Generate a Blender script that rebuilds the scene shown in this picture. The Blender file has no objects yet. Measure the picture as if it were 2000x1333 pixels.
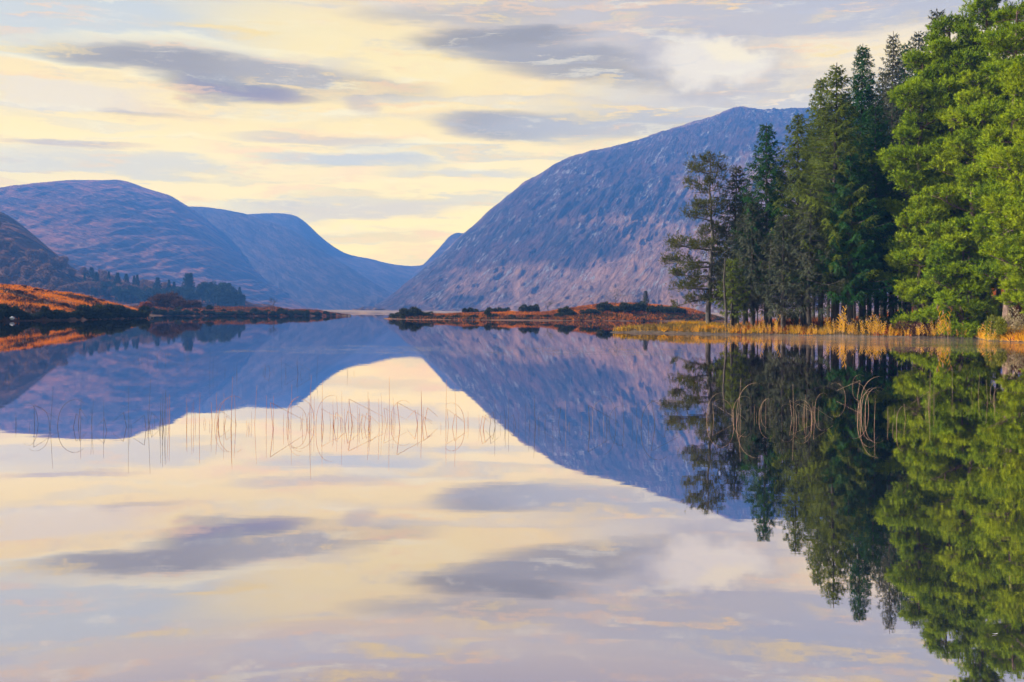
import bpy, math, random
import numpy as np
from mathutils import Matrix, Vector

C = bpy.context.scene.collection
PI = math.pi

# ------------------------------------------------------------------ camera
F, PX0, HZ, ROLL, CH = 1945.0, 1000.0, 609.0, 0.0064, 1.6
cam_d = bpy.data.cameras.new("camera")
cam = bpy.data.objects.new("camera", cam_d)
C.objects.link(cam)
cam_d.sensor_width = 36.0
cam_d.lens = 36.0 * F / 2000.0
cam_d.shift_y = -(666.5 - HZ) / 2000.0
cam_d.clip_start = 0.1
cam_d.clip_end = 20000
cam.matrix_world = Matrix.Translation((0, 0, CH)) @ Matrix.Rotation(PI / 2, 4, 'X') @ Matrix.Rotation(ROLL, 4, 'Z')
sc = bpy.context.scene
sc.camera = cam

def hz(px):
    return HZ + (px - PX0) * ROLL
def ray(px, py):
    """direction (x per metre of depth, z per metre of depth) of a point of the view"""
    dx, dy = px - PX0, py - HZ
    return (dx + dy * ROLL) / F, -(dy - dx * ROLL) / F
def at(px, Y, z=0.0):
    return ((px - PX0) / F * Y, Y, z)
def height(px, py, Y):
    return CH + ray(px, py)[1] * Y

# ------------------------------------------------------------------ render settings
HAZE_D, HAZE_Y, HAZE_Z = 0.00040, 2960.0, 440.0
SUN_AZ, SUN_EL = math.radians(-92), math.radians(34)
EXPO = 1.7
sc.view_settings.view_transform = 'Standard'
sc.view_settings.look = 'None'
sc.view_settings.gamma = 1
sc.view_settings.exposure = EXPO
sc.cycles.use_denoising = True
sc.cycles.denoiser = 'OPENIMAGEDENOISE'
sc.cycles.max_bounces = 6
sc.cycles.diffuse_bounces = 2
sc.cycles.glossy_bounces = 2
sc.cycles.transmission_bounces = 2
sc.cycles.volume_bounces = 0
sc.cycles.transparent_max_bounces = 4
sc.cycles.sample_clamp_indirect = 6
sc.cycles.use_adaptive_sampling = True
sc.cycles.adaptive_threshold = 0.02

# ------------------------------------------------------------------ node helpers
class NT:
    def __init__(s, tree):
        s.t = tree
        tree.nodes.clear()
    def n(s, kind, **kw):
        nd = s.t.nodes.new(kind)
        for k, v in kw.items():
            setattr(nd, k, v)
        return nd
    def set(s, sock, v):
        if isinstance(v, bpy.types.NodeSocket):
            s.t.links.new(v, sock)
        elif isinstance(v, (tuple, list)):
            if len(v) == 3 and sock.type == 'RGBA':
                v = (*v, 1)
            sock.default_value = v
        else:
            sock.default_value = v
    def m(s, op, a, b=None, c=None, clamp=False):
        nd = s.n('ShaderNodeMath', operation=op)
        nd.use_clamp = clamp
        s.set(nd.inputs[0], a)
        if b is not None: s.set(nd.inputs[1], b)
        if c is not None: s.set(nd.inputs[2], c)
        return nd.outputs[0]
    def mix(s, f, a, b, blend='MIX'):
        nd = s.n('ShaderNodeMix', data_type='RGBA', blend_type=blend)
        s.set(nd.inputs[0], f); s.set(nd.inputs[6], a); s.set(nd.inputs[7], b)
        return nd.outputs[2]
    def rng(s, v, a, b, c=0.0, d=1.0, smooth=True):
        nd = s.n('ShaderNodeMapRange', interpolation_type='SMOOTHSTEP' if smooth else 'LINEAR')
        s.set(nd.inputs[0], v)
        for i, q in enumerate((a, b, c, d)): s.set(nd.inputs[1 + i], q)
        return nd.outputs[0]
    def noise(s, vec, scale, detail=4, rough=0.55, dist=0.0, out=0):
        nd = s.n('ShaderNodeTexNoise')
        if vec is not None: s.set(nd.inputs['Vector'], vec)
        s.set(nd.inputs['Scale'], scale); s.set(nd.inputs['Detail'], detail)
        s.set(nd.inputs['Roughness'], rough); s.set(nd.inputs['Distortion'], dist)
        return nd.outputs[out]
    def mapping(s, vec, scale=(1, 1, 1), rot=(0, 0, 0), loc=(0, 0, 0)):
        nd = s.n('ShaderNodeMapping')
        s.set(nd.inputs[0], vec); nd.inputs[1].default_value = loc
        nd.inputs[2].default_value = rot; nd.inputs[3].default_value = scale
        return nd.outputs[0]
    def ramp(s, v, stops):
        nd = s.n('ShaderNodeValToRGB')
        s.set(nd.inputs[0], v)
        e = nd.color_ramp.elements
        while len(e) > 1: e.remove(e[-1])
        e[0].position = stops[0][0]; e[0].color = (*stops[0][1], 1)
        for p, c in stops[1:]:
            q = e.new(p); q.color = (*c, 1)
        return nd.outputs[0]
    def xyz(s, a, b, c=0.0):
        nd = s.n('ShaderNodeCombineXYZ')
        for i, q in enumerate((a, b, c)): s.set(nd.inputs[i], q)
        return nd.outputs[0]

AIR = (0.13, 0.36, 0.92)
def lin(r, g, b):
    f = lambda v: v / 12.92 if v <= 0.04045 else ((v + 0.055) / 1.055) ** 2.4
    return (f(r / 255), f(g / 255), f(b / 255))

# ------------------------------------------------------------------ world (sky with clouds)
w = bpy.data.worlds.new("World")
sc.world = w
w.use_nodes = True
T = NT(w.node_tree)
tc = T.n('ShaderNodeTexCoord')
sep = T.n('ShaderNodeSeparateXYZ')
T.t.links.new(tc.outputs['Generated'], sep.inputs[0])
X, Y_, Z = sep.outputs
az = T.m('ARCTAN2', X, Y_)
hor = T.m('SQRT', T.m('ADD', T.m('MULTIPLY', X, X), T.m('MULTIPLY', Y_, Y_)))
el = T.m('DIVIDE', Z, T.m('MAXIMUM', hor, 0.02))
flat = T.xyz(T.m('MULTIPLY', az, 2.2), T.m('MULTIPLY', el, 11.0), 3.3)
warp = T.m('SUBTRACT', T.noise(flat, 1.6, 5, 0.6), 0.5)
fine = T.m('SUBTRACT', T.noise(T.xyz(T.m('MULTIPLY', az, 6.0), T.m('MULTIPLY', el, 40.0), 9.1), 1.5, 8, 0.68), 0.5)
azw = T.m('ADD', az, T.m('MULTIPLY', warp, 0.10))
elw = T.m('ADD', T.m('ADD', el, T.m('MULTIPLY', warp, 0.045)), T.m('MULTIPLY', fine, 0.05))
elc = T.m('ADD', T.m('ADD', el, T.m('MULTIPLY', warp, 0.035)), T.m('MULTIPLY', fine, 0.026))
S = 1.0 / (2 ** EXPO)
def sk(r, g, b, k=1.0):
    return tuple(v * S * k for v in lin(r, g, b))
# high thin veil from horizon upward
base = T.ramp(el, [(0.0, sk(255, 220, 166, 1.1)), (0.06, sk(255, 231, 190, 1.12)), (0.12, sk(255, 233, 188, 1.08)), (0.2, sk(255, 231, 182, 1.04)),
                   (0.27, sk(254, 224, 180)), (0.33, sk(222, 210, 206)), (0.38, sk(194, 186, 200)), (0.55, sk(170, 172, 190)), (1.0, sk(110, 120, 150))])
# clear-air colour behind the veil
nish = T.n('ShaderNodeTexSky', sky_type='NISHITA')
nish.sun_disc = False
nish.sun_elevation = SUN_EL
nish.sun_rotation = SUN_AZ
nsc = T.mix(1.0, nish.outputs[0], (0.10, 0.10, 0.10), 'MULTIPLY')
# thin streaks of blue grey between yellow bands
st = T.noise(T.xyz(T.m('MULTIPLY', azw, 1.3), T.m('MULTIPLY', elw, 24.0), 1.7), 1.7, 5, 0.55)
stm = T.rng(st, 0.50, 0.66, 0.0, 0.62)
col = T.mix(stm, base, sk(204, 208, 224))
st2 = T.noise(T.xyz(T.m('MULTIPLY', azw, 2.0), T.m('MULTIPLY', elw, 26.0), 6.7), 2.1, 6, 0.6)
col = T.mix(T.rng(st2, 0.52, 0.70, 0.0, 0.7), col, sk(255, 244, 215, 1.0))
st3 = T.noise(T.xyz(T.m('MULTIPLY', azw, 2.4), T.m('MULTIPLY', elw, 22.0), 12.0), 1.9, 5, 0.6)
col = T.mix(T.rng(st3, 0.56, 0.72, 0.0, 0.5), col, sk(248, 206, 160, 1.0))

def cloud(col, px, py, rx, ry, c, k=1.0, tilt=0.0, soft=0.0, a=None, e=None):
    a = a or azw; e = e or elw
    ac = math.atan((px - PX0) / F)
    ec = (hz(px) - py) / math.sqrt(F * F + (px - PX0) ** 2)
    da = T.m('SUBTRACT', a, ac)
    de = T.m('SUBTRACT', T.m('SUBTRACT', e, ec), T.m('MULTIPLY', da, tilt))
    q = T.m('ADD', T.m('POWER', T.m('ABSOLUTE', T.m('DIVIDE', da, rx / F)), 2.0), T.m('POWER', T.m('ABSOLUTE', T.m('DIVIDE', de, ry / F)), 2.0))
    return T.mix(T.rng(q, 1.35, max(soft, 0.05), 0.0, k), col, c)
# broad pale areas
col = cloud(col, 130, 20, 480, 95, sk(206, 214, 222), 0.9)
col = cloud(col, 60, 180, 300, 26, sk(230, 222, 224), 0.6)
col = cloud(col, 700, 90, 330, 80, sk(255, 234, 180, 1.05), 0.8, -0.15)
col = cloud(col, 330, 118, 300, 44, sk(255, 244, 205, 1.12), 0.9, 0.0)
col = cloud(col, 1650, 10, 700, 110, sk(186, 190, 210), 0.9, 0.0)
col = cloud(col, 1250, 60, 420, 70, sk(202, 196, 202), 0.7, -0.05)
col = cloud(col, 1500, 190, 420, 60, sk(205, 203, 214), 0.85)
col = cloud(col, 1650, 100, 300, 42, sk(255, 236, 205, 1.0), 0.9)
# lens-shaped grey clouds
G1, G2 = sk(160, 157, 170), sk(138, 138, 154)
col = cloud(col, 470, 140, 400, 40, sk(196, 190, 194), 0.8, -0.06, e=elc)
col = cloud(col, 320, 125, 230, 28, G1, 0.95, -0.02, e=elc)
col = cloud(col, 460, 175, 160, 24, G2, 0.9, -0.03, e=elc)
col = cloud(col, 620, 155, 230, 26, sk(178, 174, 184), 0.75, -0.04, e=elc)
col = cloud(col, 880, 32, 220, 24, sk(190, 186, 190), 0.8, 0.03, e=elc)
col = cloud(col, 970, 74, 200, 24, sk(150, 150, 166), 0.9, 0.03, e=elc)
col = cloud(col, 1090, 108, 230, 26, sk(160, 160, 176), 0.85, -0.05, e=elc)
col = cloud(col, 1160, 145, 200, 26, sk(158, 160, 178), 0.85, -0.06, e=elc)
col = cloud(col, 1000, 243, 170, 33, sk(160, 162, 184), 0.95, 0.0, e=elc)
col = cloud(col, 1190, 242, 260, 36, sk(188, 190, 206), 0.9, 0.0, e=elc)
col = cloud(col, 290, 215, 90, 9, sk(196, 188, 200), 0.8, e=elc)
col = cloud(col, 140, 280, 120, 11, sk(192, 186, 206), 0.85, e=elc)
col = cloud(col, 620, 270, 170, 12, sk(204, 196, 208), 0.7, e=elc)
col = cloud(col, 670, 316, 220, 15, sk(196, 204, 224), 0.85, e=elc)
col = cloud(col, 900, 340, 170, 9, sk(206, 210, 226), 0.7, e=elc)
col = cloud(col, 700, 405, 240, 16, sk(216, 208, 216), 0.6, e=elc)
col = cloud(col, 710, 205, 40, 26, sk(196, 186, 196), 0.6, e=elc)
# bright billow on the right
bn = T.noise(T.xyz(T.m('MULTIPLY', az, 12.0), T.m('MULTIPLY', el, 14.0), 4.4), 1.6, 6, 0.6)
bn2 = T.noise(T.xyz(T.m('MULTIPLY', az, 14.0), T.m('MULTIPLY', el, 16.0), 8.4), 1.6, 7, 0.62)
ba = T.m('ADD', az, T.m('MULTIPLY', T.m('SUBTRACT', bn, 0.5), 0.075))
be = T.m('ADD', el, T.m('MULTIPLY', T.m('SUBTRACT', bn2, 0.5), 0.06))
col = cloud(col, 1390, 122, 150, 78, sk(186, 184, 200), 0.6, -0.1, 0.5, ba, be)
col = cloud(col, 1390, 116, 112, 56, sk(246, 236, 226), 0.85, -0.1, 0.3, ba, be)
col = cloud(col, 1420, 95, 66, 30, sk(255, 241, 214), 0.8, -0.1, 0.2, ba, be)
def streak(col, sa, se, z, lo, hi, k, c, e0=None):
    n_ = T.noise(T.xyz(T.m('MULTIPLY', azw, sa), T.m('MULTIPLY', elw, se), z), 2.0, 8, 0.62, 0.2)
    return T.mix(T.rng(n_, lo, hi, 0.0, k), col, c)
col = streak(col, 2.2, 30.0, 21.0, 0.54, 0.66, 0.75, sk(255, 226, 160))
col = streak(col, 3.0, 44.0, 24.0, 0.55, 0.66, 0.60, sk(255, 214, 176))
col = streak(col, 2.6, 36.0, 27.0, 0.56, 0.68, 0.40, sk(196, 200, 220))
col = streak(col, 5.0, 60.0, 31.0, 0.56, 0.66, 0.45, sk(255, 247, 226))
# the sky behind and beside the camera: unseen grey cloud, kept dark to weaken the fill light
back = T.rng(Y_, -0.1, 0.35, 0.0, 1.0)
col = T.mix(back, T.mix(0.3, sk(92, 98, 118), nsc), col)
col = T.mix(0.08, col, nsc)
# what the valley haze takes from the low sky the sky itself makes up for
path = T.m('MINIMUM', T.m('DIVIDE', HAZE_Z, T.m('MAXIMUM', el, 0.01)), HAZE_Y)
tr_ = T.m('EXPONENT', T.m('MULTIPLY', path, -HAZE_D))
J = tuple(v * S for v in AIR)
inv_t = T.m('SUBTRACT', 1.0, tr_)
jn = T.n('ShaderNodeVectorMath', operation='SCALE'); jn.inputs[0].default_value = J; T.set(jn.inputs['Scale'], inv_t)
sb_ = T.n('ShaderNodeVectorMath', operation='SUBTRACT'); T.set(sb_.inputs[0], col); T.t.links.new(jn.outputs[0], sb_.inputs[1])
dv = T.n('ShaderNodeVectorMath', operation='SCALE'); T.t.links.new(sb_.outputs[0], dv.inputs[0]); T.set(dv.inputs['Scale'], T.m('DIVIDE', 1.0, tr_))
mxv = T.n('ShaderNodeVectorMath', operation='MAXIMUM'); T.t.links.new(dv.outputs[0], mxv.inputs[0]); mxv.inputs[1].default_value = (0.02, 0.02, 0.02)
col = mxv.outputs[0]
bg = T.n('ShaderNodeBackground')
T.set(bg.inputs[0], col); bg.inputs[1].default_value = 1.0
ow = T.n('ShaderNodeOutputWorld')
T.t.links.new(bg.outputs[0], ow.inputs[0])

# ------------------------------------------------------------------ sun
sd = bpy.data.lights.new("sun", 'SUN')
sd.energy = 5.0
sd.angle = math.radians(0.5)
sd.color = (1.0, 0.88, 0.70)
sun = bpy.data.objects.new("sun", sd)
C.objects.link(sun)
to_sun = Vector((math.sin(SUN_AZ) * math.cos(SUN_EL), math.cos(SUN_AZ) * math.cos(SUN_EL), math.sin(SUN_EL)))
sun.rotation_euler = to_sun.to_track_quat('Z', 'Y').to_euler()
sun.location = to_sun * 500

# ------------------------------------------------------------------ haze over the whole valley

def haze_box():
    x0, x1, y0, y1, z0, z1 = -2600, 2600, -260, HAZE_Y, -5, HAZE_Z
    v = [(x0, y0, z0), (x1, y0, z0), (x1, y1, z0), (x0, y1, z0), (x0, y0, z1), (x1, y0, z1), (x1, y1, z1), (x0, y1, z1)]
    f = [(0, 3, 2, 1), (4, 5, 6, 7), (0, 1, 5, 4), (1, 2, 6, 5), (2, 3, 7, 6), (3, 0, 4, 7)]
    me = bpy.data.meshes.new('haze'); me.from_pydata(v, [], f)
    o = bpy.data.objects.new('haze', me); C.objects.link(o)
    m = bpy.data.materials.new('haze'); m.use_nodes = True
    t = NT(m.node_tree)
    p = t.n('ShaderNodeVolumePrincipled')
    p.inputs['Color'].default_value = (0.085, 0.28, 0.90, 1)
    p.inputs['Density'].default_value = HAZE_D
    p.inputs['Anisotropy'].default_value = 0.0
    out = t.n('ShaderNodeOutputMaterial')
    t.t.links.new(p.outputs[0], out.inputs['Volume'])
    me.materials.append(m)
    o['kind'] = 'stuff'; o['label'] = 'blue haze filling the valley in front of the mountains'; o['category'] = 'haze'
haze_box()

# ------------------------------------------------------------------ mesh helpers
def link_mesh(name, V, Tr=None, Q=None, mat=None, parent=None, smooth=False, uv=None, attr=None):
    V = np.asarray(V, dtype=np.float32)
    me = bpy.data.meshes.new(name)
    nt = 0 if Tr is None else len(Tr)
    nq = 0 if Q is None else len(Q)
    me.vertices.add(len(V)); me.vertices.foreach_set('co', V.ravel())
    idx = []
    if nt: idx.append(np.asarray(Tr, dtype=np.int32).ravel())
    if nq: idx.append(np.asarray(Q, dtype=np.int32).ravel())
    idx = np.concatenate(idx)
    me.loops.add(len(idx)); me.loops.foreach_set('vertex_index', idx)
    tot = np.concatenate([np.full(nt, 3, np.int32), np.full(nq, 4, np.int32)])
    start = np.concatenate([[0], np.cumsum(tot)[:-1]]).astype(np.int32)
    me.polygons.add(nt + nq)
    me.polygons.foreach_set('loop_start', start)
    me.polygons.foreach_set('loop_total', tot)
    if smooth:
        me.polygons.foreach_set('use_smooth', np.ones(nt + nq, dtype=bool))
    me.update(calc_edges=True)
    if uv is not None:
        l = me.uv_layers.new(name='uv')
        l.data.foreach_set('uv', np.asarray(uv, dtype=np.float32)[idx].ravel())
    if attr is not None:
        at_ = me.attributes.new('turf', 'FLOAT', 'POINT'); at_.data.foreach_set('value', np.asarray(attr, dtype=np.float32).ravel())
    if mat: me.materials.append(mat)
    o = bpy.data.objects.new(name, me)
    C.objects.link(o)
    if parent: o.parent = parent
    return o

class MB:
    def __init__(s):
        s.V, s.T, s.Q, s.n = [], [], [], 0
    def add(s, v, t=None, q=None):
        v = np.asarray(v, dtype=float).reshape(-1, 3)
        if t is not None and len(t): s.T.append(np.asarray(t) + s.n)
        if q is not None and len(q): s.Q.append(np.asarray(q) + s.n)
        s.V.append(v); s.n += len(v)
    def tube(s, P, R, k=6, cap=True):
        P = np.asarray(P, float); n = len(P)
        R = np.broadcast_to(np.asarray(R, float), (n,))
        tan = np.gradient(P, axis=0); tan /= np.linalg.norm(tan, axis=1)[:, None] + 1e-9
        ref = np.array([0, 0, 1.0]) if abs(tan[0, 2]) < 0.9 else np.array([1.0, 0, 0])
        a = np.cross(tan, ref); a /= np.linalg.norm(a, axis=1)[:, None] + 1e-9
        b = np.cross(tan, a)
        th = np.arange(k) * 2 * PI / k
        v = P[:, None] + R[:, None, None] * (np.cos(th)[None, :, None] * a[:, None] + np.sin(th)[None, :, None] * b[:, None])
        i = np.arange(n - 1)[:, None] * k; j = np.arange(k)[None]; j2 = (j + 1) % k
        q = np.stack([i + j, i + j2, i + k + j2, i + k + j], -1).reshape(-1, 4)
        s.add(v.reshape(-1, 3), None, q)
    def blades(s, B, D, L, W, rs, N=None, jit=0.35):
        """thin triangular leaves: bases B, directions D, lengths L, widths W"""
        n = len(B)
        side = np.cross(D, rs.normal(size=(n, 3)) if N is None else N + rs.normal(size=(n, 3)) * jit); side /= np.linalg.norm(side, axis=1)[:, None] + 1e-9
        L = np.broadcast_to(L, (n,))[:, None]; W = np.broadcast_to(W, (n,))[:, None]
        v = np.stack([B - side * W / 2, B + side * W / 2, B + D * L], 1).reshape(-1, 3)
        s.add(v, np.arange(3 * n).reshape(-1, 3))
    def build(s, name, mat, parent=None, smooth=False):
        return link_mesh(name, np.concatenate(s.V), np.concatenate(s.T) if s.T else None, np.concatenate(s.Q) if s.Q else None, mat, parent, smooth)

def unit(v):
    return v / (np.linalg.norm(v, axis=-1, keepdims=True) + 1e-9)
def _hash(ix, iy, seed):
    h = (ix.astype(np.int64) * 374761393 + iy.astype(np.int64) * 668265263 + seed * 974634777) & 0xffffffff
    h = ((h ^ (h >> 13)) * 1274126177) & 0xffffffff
    return ((h ^ (h >> 16)) & 0xffffff) / float(0xffffff)
def vnoise(x, y, seed=0):
    ix, iy = np.floor(x), np.floor(y)
    fx, fy = x - ix, y - iy
    fx = fx * fx * fx * (fx * (fx * 6 - 15) + 10); fy = fy * fy * fy * (fy * (fy * 6 - 15) + 10)
    a, b = _hash(ix, iy, seed), _hash(ix + 1, iy, seed)
    c, d = _hash(ix, iy + 1, seed), _hash(ix + 1, iy + 1, seed)
    return (a + (b - a) * fx) * (1 - fy) + (c + (d - c) * fx) * fy - 0.5
def fbm(x, y, seed=0, octv=5, gain=0.5, ridged=False):
    r, amp = 0.0, 1.0
    for o in range(octv):
        v = vnoise(x * 2 ** o + 13.1 * o, y * 2 ** o - 7.7 * o, seed + o)
        if ridged: v = 0.5 - 2 * np.abs(v)
        r = r + v * amp; amp *= gain
    return r
def smooth01(t):
    t = np.clip(t, 0, 1); return t * t * (3 - 2 * t)
def curve(pts, x):
    p = np.array(pts, float)
    return np.interp(x, p[:, 0], p[:, 1])
def scurve(pts, x, k=9):
    """interpolated with its corners rounded a little"""
    xs = np.linspace(-k, k, 7)
    return sum(curve(pts, x + d) for d in xs) / 7

def props(o, label=None, cat=None, group=None, kind=None):
    if label: o['label'] = label
    if cat: o['category'] = cat
    if group: o['group'] = group
    if kind: o['kind'] = kind
    return o
def empty(name, loc=(0, 0, 0), rz=0.0, sc_=1.0):
    o = bpy.data.objects.new(name, None); C.objects.link(o)
    o.location = loc; o.rotation_euler = (0, 0, rz); o.scale = (sc_,) * 3 if not isinstance(sc_, tuple) else sc_
    o.empty_display_size = 0.3
    return o
def copy_tree(root):
    r = root.copy(); C.objects.link(r)
    for ch in list(root.children):
        c = ch.copy(); C.objects.link(c); c.parent = r
        c.matrix_parent_inverse = ch.matrix_parent_inverse.copy()
    return r

# ------------------------------------------------------------------ materials
def new_mat(name):
    m = bpy.data.materials.new(name); m.use_nodes = True
    t = NT(m.node_tree)
    return m, t
def finish(t, shader, disp=None):
    o = t.n('ShaderNodeOutputMaterial')
    t.t.links.new(shader, o.inputs[0])
def leaf_mat(name, c1, c2, c3, transl=0.35, scale=0.6):
    """foliage: varies from leaf to leaf and from clump to clump, lets light through"""
    m, t = new_mat(name)
    g = t.n('ShaderNodeNewGeometry'); tcn = t.n('ShaderNodeTexCoord')
    r = g.outputs['Random Per Island']
    n = t.noise(tcn.outputs['Object'], scale, 3, 0.6)
    c = t.mix(t.rng(n, 0.35, 0.65), c1, c2)
    c = t.mix(t.m('MULTIPLY', r, 0.55), c, c3)
    d = t.n('ShaderNodeBsdfDiffuse'); t.set(d.inputs[0], c)
    tr = t.n('ShaderNodeBsdfTranslucent'); t.set(tr.inputs[0], t.mix(1.0, c, (1.0, 1.0, 0.55), 'MULTIPLY'))
    gl = t.n('ShaderNodeBsdfGlossy'); gl.inputs['Roughness'].default_value = 0.5; t.set(gl.inputs[0], (0.5, 0.5, 0.5))
    mx = t.n('ShaderNodeMixShader'); mx.inputs[0].default_value = transl
    t.t.links.new(d.outputs[0], mx.inputs[1]); t.t.links.new(tr.outputs[0], mx.inputs[2])
    m2 = t.n('ShaderNodeMixShader'); m2.inputs[0].default_value = 0.012
    t.t.links.new(mx.outputs[0], m2.inputs[1]); t.t.links.new(gl.outputs[0], m2.inputs[2])
    finish(t, m2.outputs[0])
    return m
def bark_mat(name, c1, c2, scale=6.0):
    m, t = new_mat(name)
    tcn = t.n('ShaderNodeTexCoord')
    v = t.mapping(tcn.outputs['Object'], (1, 1, 0.25))
    n = t.noise(v, scale, 6, 0.65)
    p = t.n('ShaderNodeBsdfPrincipled')
    t.set(p.inputs['Base Color'], t.mix(t.rng(n, 0.35, 0.65), c1, c2)); p.inputs['Roughness'].default_value = 0.9
    b = t.n('ShaderNodeBump'); b.inputs['Strength'].default_value = 0.8; b.inputs['Distance'].default_value = 0.05
    t.set(b.inputs['Height'], n); t.t.links.new(b.outputs[0], p.inputs['Normal'])
    finish(t, p.outputs[0])
    return m

M = {}
M['pine'] = leaf_mat('pine_needles', (0.13, 0.21, 0.001), (0.016, 0.070, 0.003), (0.26, 0.32, 0.002), 0.08, 0.7)
M['pine_yellow'] = leaf_mat('yellow_pine_needles', (0.17, 0.24, 0.001), (0.028, 0.095, 0.003), (0.31, 0.35, 0.002), 0.08, 0.7)
M['lodge'] = leaf_mat('sparse_pine_needles', (0.050, 0.060, 0.010), (0.028, 0.042, 0.012), (0.11, 0.10, 0.015), 0.3, 0.7)
M['spruce_grey'] = leaf_mat('grey_spruce_needles', (0.050, 0.056, 0.038), (0.022, 0.042, 0.022), (0.085, 0.080, 0.055), 0.25, 0.5)
M['spruce_green'] = leaf_mat('green_spruce_needles', (0.010, 0.065, 0.012), (0.018, 0.042, 0.014), (0.035, 0.090, 0.014), 0.3, 0.5)
M['spruce_lime'] = leaf_mat('yellow_green_spruce_needles', (0.085, 0.120, 0.008), (0.030, 0.052, 0.016), (0.15, 0.18, 0.010), 0.35, 0.5)
M['tip'] = leaf_mat('thin_spruce_tip_needles', (0.075, 0.055, 0.045), (0.05, 0.05, 0.035), (0.10, 0.07, 0.05), 0.2, 0.5)
M['bark'] = bark_mat('dark_bark', (0.018, 0.014, 0.013), (0.045, 0.036, 0.034))
M['bark_grey'] = bark_mat('grey_bark', (0.035, 0.032, 0.034), (0.10, 0.09, 0.09))
M['bark_pine'] = bark_mat('pine_bark', (0.05, 0.030, 0.024), (0.16, 0.11, 0.09))
M['gorse'] = leaf_mat('gorse_leaves', (0.018, 0.026, 0.010), (0.012, 0.016, 0.010), (0.05, 0.05, 0.014), 0.15, 0.9)
M['heather'] = leaf_mat('heather_twigs', (0.060, 0.025, 0.020), (0.035, 0.020, 0.016), (0.13, 0.06, 0.03), 0.15, 0.9)
M['bare'] = leaf_mat('bare_twigs', (0.17, 0.085, 0.070), (0.12, 0.075, 0.065), (0.30, 0.15, 0.07), 0.15, 0.06)
M['farfir'] = leaf_mat('far_conifer_needles', (0.012, 0.028, 0.014), (0.020, 0.030, 0.012), (0.035, 0.045, 0.018), 0.1, 0.08)
M['orange_grass'] = leaf_mat('orange_moor_grass', (0.62, 0.17, 0.002), (0.34, 0.080, 0.004), (0.72, 0.25, 0.003), 0.35, 0.22)
M['rust_grass'] = leaf_mat('rusty_bracken', (0.26, 0.065, 0.012), (0.10, 0.030, 0.014), (0.40, 0.12, 0.010), 0.3, 0.22)
M['gold_grass'] = leaf_mat('golden_bank_grass', (0.54, 0.22, 0.004), (0.22, 0.20, 0.006), (0.62, 0.30, 0.006), 0.35, 0.4)
M['sedge'] = leaf_mat('brown_sedge', (0.17, 0.10, 0.035), (0.09, 0.06, 0.030), (0.24, 0.17, 0.03), 0.3, 0.8)
M['reed_leaf'] = leaf_mat('golden_reed_leaves', (0.56, 0.23, 0.004), (0.26, 0.25, 0.008), (0.66, 0.33, 0.008), 0.4, 0.4)
M['bush_green'] = leaf_mat('bush_leaves', (0.10, 0.12, 0.010), (0.06, 0.085, 0.012), (0.18, 0.17, 0.015), 0.3, 0.9)
M['pale_leaf'] = leaf_mat('pale_catkins', (0.26, 0.20, 0.12), (0.12, 0.12, 0.04), (0.40, 0.33, 0.26), 0.3, 0.9)

def stem_mat(name, c1, c2):
    m, t = new_mat(name)
    tcn = t.n('ShaderNodeTexCoord')
    n = t.noise(tcn.outputs['Object'], 6.0, 3, 0.6)
    p = t.n('ShaderNodeBsdfPrincipled')
    t.set(p.inputs['Base Color'], t.mix(t.rng(n, 0.4, 0.6), c1, c2)); p.inputs['Roughness'].default_value = 0.6
    finish(t, p.outputs[0])
    return m
M['rush_dark'] = stem_mat('backlit_dark_rush', (0.012, 0.010, 0.010), (0.05, 0.025, 0.015))  # stems seen against the light: their darkness is painted in
M['rush_red'] = stem_mat('backlit_russet_rush', (0.22, 0.050, 0.008), (0.36, 0.14, 0.010))  # glow of stems before the bright sky, put into the colour
M['rush_straw'] = stem_mat('straw_rush', (0.15, 0.085, 0.055), (0.30, 0.21, 0.15))  # plain straw on reeds; on rushes the paler, painted lit tone

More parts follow.
